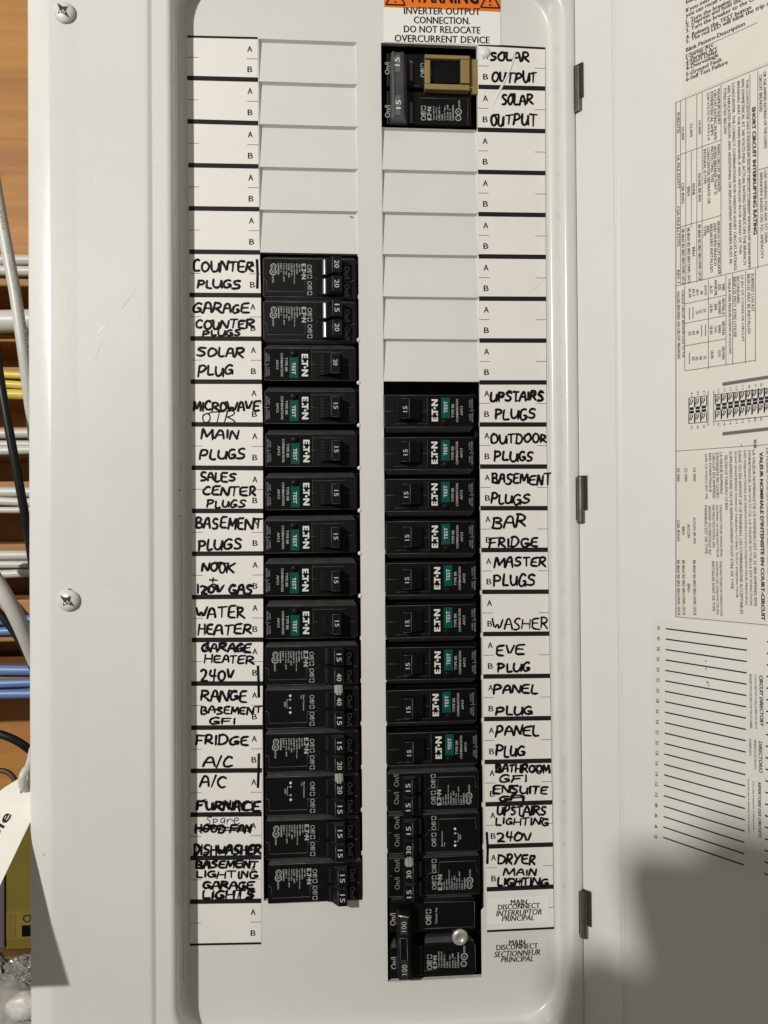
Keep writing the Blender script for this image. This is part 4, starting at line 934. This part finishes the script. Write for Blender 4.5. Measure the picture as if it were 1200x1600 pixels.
b.tube([at(674.5, 104, -1), at(674.5, 120, -1)], .3, PLASE, 6)
mpart(b, 'tan_clip', sol, loc)

# ================================================================== BEHIND AND BESIDE THE PANEL
WY = 127
mb = MB(); mb.box(-560, 560, WY, WY+18, -620, 620, PLY); wall = mb.build('plywood_wall'); tag(wall, 'warm brown plywood wall the white panel is mounted on', 'wall')
FY = 66
def zof(py, y): return at(20, py, y).z
lats = [(393, 447), (485, 534), (573, 624), (667, 713), (752, 803), (850, 901), (937, 1003), (1041, 1088)]
lname = ['topmost wooden batten, under two pale cables', 'second wooden batten from the top, behind one thick white cable', 'wooden batten behind the three yellow cables', 'wooden batten below the yellow cables', 'wooden batten half way down, level with the middle of the black cord',
         'wooden batten above the upper blue cables, level with the lower cover screw', 'wooden batten behind the upper two blue cables', 'lowest wooden batten, behind three blue cables']
for (a, c), nm in zip(lats, lname):
    mb = MB(); mb.box(-440, BX0-.6, FY, WY-.2, zof(c, FY), zof(a, FY), BATT, 1.2)
    tag(mb.build('wooden_batten'), nm, 'batten', 'battens on the plywood wall')
cabs = [(395, 411, GCAB, 'pale cable, upper of the two on the topmost batten'), (411, 427, GCAB, 'pale cable, lower of the two on the topmost batten'), (486, 521, WCAB, 'thick white horizontal cable, alone on its batten'),
 (580, 592, YCAB, 'upper of the three yellow cables'), (593.5, 606, YCAB, 'middle of the three yellow cables'), (607, 623, YCAB, 'lowest and thickest of the three yellow cables'),
 (667, 682, WCAB, 'white cable just below the yellow bundle, upper of three'), (684, 696.5, WCAB, 'white cable below the yellow bundle, middle of three'), (698, 712, WCAB, 'white cable below the yellow bundle, lowest of three'),
 (764, 779.5, WCAB, 'upper white cable of the middle white bundle'), (780, 793, WCAB, 'middle white cable of the middle white bundle'), (794, 804, WCAB, 'lowest white cable of the middle white bundle'),
 (858, 873, WCAB, 'upper white cable of the white bundle above the blue cables'), (874, 886, WCAB, 'middle white cable of the white bundle above the blue cables'), (887, 900, WCAB, 'lowest white cable of the white bundle above the blue cables'),
 (966, 980, BCAB, 'upper of two blue cables behind the pale slanting cable'), (982, 995, BCAB, 'lower of two blue cables behind the pale slanting cable'),
 (1040, 1056, BCAB, 'upper cable of the lower blue bundle'), (1058, 1071.5, BCAB, 'middle cable of the lower blue bundle'), (1073, 1087.5, BCAB, 'lowest cable of the lower blue bundle')]
for i, (a, c, mt_, nm) in enumerate(cabs):
    r = (zof(a, FY-4)-zof(c, FY-4))/2; z = (zof(a, FY-4)+zof(c, FY-4))/2
    rnd = random.Random(i); pth = []
    for k in range(16):
        x = -440+(439+BX0)*k/15; pth.append((x, FY-r*.98+.1-.5*(1+math.sin(k*.8+i)), z+1.5*math.sin(k*.42+round(a/60)*1.7)+(k-13)*.32*math.sin(round(a/60)*2.9)+.4*math.sin(k*1.1+i*2.1)+(k-14)*.10*math.sin(i*3.7)))
    b = MB(); b.tube(pth, r, mt_, 14)
    col = {id(GCAB): 'pale', id(WCAB): 'white', id(YCAB): 'yellow', id(BCAB): 'blue'}[id(mt_)]
    tag(b.build('cable'), nm, 'cable', col+' cables running across the battens')
def cable(pts, wpx, mt_, name, label, y0, cat='cable', grp=None):
    P_ = [at(p[0], p[1], p[2] if len(p) > 2 else y0) for p in pts]
    P_ = chaikin([tuple(v) for v in P_], 3); r = wpx/2*(y0+456)/1200
    b = MB(); b.tube(P_, r, mt_, 16); return b, tag
# pale slanting data cable with printing
b, _ = cable([(-22, 190, 38), (-13, 252, 38), (-4, 308, 37), (4, 352, 36), (13, 400, 36), (24, 458, 36), (31.5, 512, 37), (39, 565, 39), (48, 640, 46), (58, 720, 54)], 17.5, GCAB, '', '', 38)
def along(b, st, p, q, h, y, mt_):
    A = at(*p, y); B = at(*q, y); D = (B-A); w = D.length; D.normalize(); N = Vector((-D.z, 0, D.x))
    b.text(st, lambda u, v: A+D*u+N*(v-h/2), w, h, mt_, 0)
along(b, '18 AWG', (-2, 312), (7.5, 358), 2.9, 29.5, GINK); along(b, 'C(UL)', (10, 370), (14, 396), 2.9, 28.5, GINK); along(b, 'OR', (17, 408), (20.5, 424), 2.9, 27.6, GINK)
along(b, 'CMR', (22.5, 433), (27.5, 456), 2.9, 27.5, GINK); along(b, 'C(UL)', (29.5, 466), (36.5, 503), 2.9, 28.5, GINK); along(b, 'E252', (38.5, 515), (44, 549), 2.9, 30, GINK)
tag(b.build('cable'), 'pale grey printed data cable slanting down in front of the battens', 'cable')
b, _ = cable([(-14, 480, 34), (-4, 570, 34), (12, 660, 34), (28, 745, 36), (41, 815, 42), (52, 890, 56)], 13, KCAB, '', '', 38); tag(b.build('cable'), 'long straight black cord slanting past the yellow and white bundles', 'cable')
b, _ = cable([(-40, 860, 30), (-12, 898, 30), (14, 940, 30), (36, 985, 36), (56, 1035, 50)], 23, GCAB, '', '', 32); tag(b.build('cable'), 'thick pale cable slanting above the blue bundles', 'cable')
b, _ = cable([(-40, 915, 44), (-10, 948, 44), (18, 980, 44), (40, 1015, 48), (58, 1060, 58)], 12, KCAB, '', '', 44); tag(b.build('cable'), 'black cord slanting just under the thick pale cable', 'cable')
b, _ = cable([(-40, 1142, 60), (-5, 1145, 60), (20, 1154, 60), (40, 1166, 62), (62, 1185, 70)], 12, KCAB, '', '', 60); tag(b.build('cable'), 'black cord crossing the plywood below the blue bundles', 'cable')
c = at(-3, 1231, 60); b = MB(); R_ = 11.2
b.tube([(c.x+R_*math.cos(t*math.pi/12), 60+2*math.sin(t*math.pi/12), c.z+R_*.95*math.sin(t*math.pi/12)) for t in range(-3, 22)], 1.7, BRWN, 10)
tag(b.build('wire_loop'), 'dark brown wire loop behind the white tag', 'wire')

# hanging tag: its lower corner reaches out towards the viewer and shades the cover
def on_line(P_, p, q):
    """point on the way from P_ to the lamp that lies on the photo line p-q"""
    d = (LAMP-P_); n_ = ray(*p).cross(ray(*q)); t = -(P_-CAM).dot(n_)/d.dot(n_); return P_+d*t, t
P1 = at(110, 1540, -17.6); Bc, tb_ = on_line(P1, (46, 1290), (0, 1385))
P2 = at(40, 1543, -16); Cc = P2+(LAMP-P2)*tb_
A_ = at(58, 1262, -8); D_ = Cc+(A_-Bc)
Tp = at(3, 1233, A_.y+4); R0_ = at(46, 1207, -6)
b = MB(); N_ = 10
Dr = at(-30, 1262, -6)
def tagpt(u, v):
    top = A_.lerp(Dr, u); bot = Bc.lerp(Cc, u); return top.lerp(bot, v)
vs = [tagpt(i/N_, j/N_) for j in range(N_+1) for i in range(N_+1)]
nn = (Bc-A_).cross(Dr-A_).normalized()
if nn.y > 0: nn = -nn
k = len(vs); vs2 = [v-nn*.5 for v in vs]
fs = [(j*(N_+1)+i, j*(N_+1)+i+1, (j+1)*(N_+1)+i+1, (j+1)*(N_+1)+i) for j in range(N_) for i in range(N_)]
b.add(vs, fs, TAGM, True); b.add(vs2, fs, TAGM, True)
# shoulders and top of the tag
T1, T2 = at(46, 1206, -5), at(6, 1231, -5)
b.add([A_, T1, T2, Dr], [(0, 1, 2, 3)], TAGM); b.add([v-nn*.5 for v in (A_, T1, T2, Dr)], [(0, 1, 2, 3)], TAGM)
c = at(35, 1240, -6.2); b.add([c+Vector((1.9*math.cos(t*.6283)*.55-.6*math.sin(t*.6283), 0, 2.6*math.sin(t*.6283))) for t in range(10)], [tuple(range(10))], DARK)
def tagwrite(st, p, q, h, bold=.01):
    A = at(*p, -4); B = at(*q, -4); D = (B-A); w = D.length; D.normalize(); N = Vector((-D.z, 0, D.x)); n2 = nn
    def f(u, v):
        pt = A+D*u+N*v; d = (pt-CAM); t = (A_-CAM).dot(nn)/d.dot(nn); return CAM+d*t+nn*.3
    b.text(st, f, w, h, INK, bold)
tagwrite('able', (-16, 1328), (19, 1274), 5.4)
tg = b.build('hang_tag'); tag(tg, 'white card tag hanging at the left edge of the cover', 'tag')
b = MB(); b.tube(chaikin([tuple(at(*p)) for p in ((52, 1170, 4), (46, 1198, -6), (38, 1206, -10), (34, 1218, -11), (36, 1229, -10), (40, 1233, -4), (44, 1222, 0))], 3), 2.3, WCAB, 12)
tag(b.build('tag_cord'), 'white looped cord through the hole of the card tag', 'cord')

# things on the shelf below
b = MB(); b.box(-520, BX0-1, 20, WY-.3, zof(1620, 60)-24, zof(1620, 60)-2, SHELF, 1); tag(b.build('shelf'), 'dark wooden shelf at the lower left below the tag', 'shelf')
b = MB(); z0 = zof(1484, 70); A = at(9, 1310, 70); b.box(A.x, -192, 70, 118, z0, zof(1285, 70), YBOX, .8)
p = at(10, 1424, 69.8); q_ = at(60, 1466, 69.8); b.box(p.x, -193, 69.7, 70.2, q_.z, p.z, OLAB)
for i in range(3):
    for j, t in enumerate((1428, 1447)):
        p = at(13+i*8, t, 69.5); q_ = at(17+i*8, t+16, 69.5); 
        if i < 2: b.add([(p.x, 69.5, q_.z), (q_.x-.5*i, 69.5, q_.z), (q_.x-.5*i, 69.5, p.z), (p.x, 69.5, p.z)], [(0, 1, 2, 3)], mat('faded_print', (.16, .09, .012), .6))
p = at(34, 1446, 69.4); q_ = at(48, 1463, 69.4); b.add([(p.x, 69.4, q_.z), (q_.x, 69.4, q_.z), (q_.x, 69.4, p.z), (p.x, 69.4, p.z)], [(0, 1, 2, 3)], LBL)
c = at(42, 1435, 69.4); vs = []
for rr in (2.6, 2.0): vs += [(c.x+rr*math.cos(k*.3142*2), 69.3, c.z+rr*math.sin(k*.3142*2)) for k in range(10)]
b.add(vs, [(k, (k+1) % 10, 10+(k+1) % 10, 10+k) for k in range(10)], LBL)
tag(b.build('carton'), 'dark yellow carton with ochre label behind the card tag', 'carton')
b = MB(); A = at(-40, 1360, 74); B = at(8, 1484, 74); b.box(A.x, B.x-.3, 74, 116, B.z, A.z, PURP, .8); tag(b.build('carton'), 'dull purple carton left of the yellow one', 'carton')
b = MB(); A = at(-60, 1484, 66); b.box(A.x, BX0-2, 62, 120, zof(1620, 60)-1.8, z0-.2, SHELF, .6); tag(b.build('wooden_block'), 'dark wooden block under the two cartons', 'block')
def blob(name, px, py, y, rx, ry, rz, mt_, label, cat, amp, freq, seed, sub=5):
    bm = bmesh.new(); bmesh.ops.create_icosphere(bm, subdivisions=sub, radius=1)
    from mathutils import noise
    c = at(px, py, y)
    for v in bm.verts:
        d = v.co.copy(); k = 1+amp*(noise.ridged_multi_fractal(d*freq+Vector((seed, 0, 0)), 1, 2, 5, 1, 2)-1.0)
        v.co = Vector((d.x*rx*k, d.y*ry*k, d.z*rz*k))*MM
    for f in bm.faces: f.smooth = amp < .2
    me = bpy.data.meshes.new(name); bm.to_mesh(me); bm.free(); me.materials.append(mt_)
    o = bpy.data.objects.new(name, me); COL.objects.link(o); o.location = c*MM; tag(o, label, cat)
blob('plastic_bag', 42, 1517, 40, 14, 9, 8, FOIL, 'crumpled shiny plastic bag below the yellow carton', 'bag', .25, 2.2, 3)
blob('plastic_bag', -4, 1535, 42, 7, 9, 16, FOIL, 'small pale plastic bag at the edge below the purple carton', 'bag', .22, 2.0, 9)
blob('grey_cloth', 22, 1578, 30, 26, 16, 17, CLOTH, 'bunched grey cloth lying in the bottom left corner', 'cloth', .16, 1.0, 5)
blob('glove', 40, 1572, 12, 11, 6, 8, WCAB, 'pale rounded fabric bundle in front of the grey cloth', 'fabric', .1, .8, 12)

# ================================================================== the photographer, outside the frame, whose shadow falls on the door
def caster(px, py, f, trim=False):
    P_ = at(px, py, TR) if trim else (lambda d: CAM+d*((HINGE-CAM).dot(DN)/d.dot(DN)))(ray(px, py))
    return P_+(LAMP-P_)*f
C0 = caster(966, 1322, .38); Cl = caster(1028, 1600, .38); Ct = caster(1120, 1366, .38)
eu = (Cl-C0).normalized(); ev = (Ct-C0); ev = (ev-eu*ev.dot(eu)).normalized(); en = eu.cross(ev)
b = MB(); PW, PH, PT_ = 78, 160, 8; r = 8
out = []
for cx, cy, a0 in ((PW-r, PH-r, 0), (r, PH-r, 90), (r, r, 180), (PW-r, r, 270)):
    for k in range(6):
        t = math.radians(a0+18*k); out.append((cx+r*math.cos(t), cy+r*math.sin(t)))
W = lambda q, p, d: C0+ev*p+eu*q+en*d
n = len(out); vs = [W(q, p, 0) for p, q in out]+[W(q, p, PT_) for p, q in out]
b.add(vs, [(j, (j+1) % n, n+(j+1) % n, n+j) for j in range(n)]+[tuple(range(n)), tuple(range(n, 2*n))], PLASG)
tag(b.build('phone'), 'dark phone held up by the photographer in front of the panel', 'phone')
Hh = caster(988, 1662, .38, True)
SK = mat('dark_jacket', (.03, .03, .035), .9); 
def person():
    V = []; E_ = []; R_ = []
    def v(p, r, par=None):
        V.append(Vector(p)); R_.append(r); i = len(V)-1
        if par is not None: E_.append((par, i))
        return i
    pel = v((190, -840, -560), 150); ab = v((190, -835, -400), 135, pel); ch = v((190, -825, -230), 150, ab); nk0 = v((188, -815, -110), 75, ch)
    nk = v((186, -800, -60), 55, nk0); hd = v((182, -780, 20), 82, nk); v((180, -775, 100), 70, hd); 
    for sx in (-1, 1):
        hp = v((190+sx*95, -840, -640), 95, pel); kn = v((190+sx*105, -830, -1060), 62, hp); an = v((190+sx*110, -850, -1450), 42, kn); v((190+sx*115, -740, -1490), 36, an)
    sh = v((30, -810, -165), 68, ch); el = v((-150, -700, -330), 48, sh); wr = v(Hh+Vector((-5, -30, -95)), 30, el); pm = v(Hh+Vector((0, -4, -30)), 30, wr)
    for k in range(4):
        a = v(Hh+Vector((-18+k*14, 2, 4)), 11, pm); c_ = v(Hh+Vector((-14+k*13, 10, 26-abs(k-1)*4)), 10, a); v(Hh+Vector((-4+k*12, 24, 22-abs(k-1)*4)), 8.5, c_)
    th = v(Hh+Vector((32, -12, -8)), 12, pm); v(Hh+Vector((40, -10, 22)), 10, th)
    Hr = caster(1235, 1400, .38)
    s2_ = v((350, -815, -165), 68, ch); e2 = v((215, -700, -330), 48, s2_); w2 = v(Hr+Vector((70, -45, -75)), 30, e2); p2 = v(Hr+Vector((8, -8, -8)), 30, w2)
    for k in range(4):
        tip = caster(1078+k*26, 1338+k*8-(k > 0)*16, .38); m_ = Hr.lerp(tip, .55)+Vector((0, 0, 5))
        a = v(Hr.lerp(tip, .3)+Vector((0, 0, 4)), 13, p2); a = v(m_, 11, a); v(tip, 8.5, a)
    t2 = v(Hr+Vector((2, -30, 20)), 12, p2); v(Hr+Vector((-22, -30, 34)), 9.5, t2)
    me = bpy.data.meshes.new('person'); me.from_pydata([tuple(p*MM) for p in V], E_, [])
    o = bpy.data.objects.new('person', me); COL.objects.link(o)
    md = o.modifiers.new('skin', 'SKIN'); 
    if not me.skin_vertices: me.attributes
    if not me.skin_vertices:
        bm = bmesh.new(); bm.from_mesh(me); bm.verts.layers.skin.verify(); bm.to_mesh(me); bm.free()
    for i, sv in enumerate(me.skin_vertices[0].data): sv.radius = (R_[i]*MM, R_[i]*MM); sv.use_root = (i == 0)
    o.modifiers.new('sub', 'SUBSURF').levels = 2; o.modifiers['sub'].render_levels = 2
    me.materials.append(SK); tag(o, 'person in a dark jacket holding up a phone, shading the open door', 'person')
person()
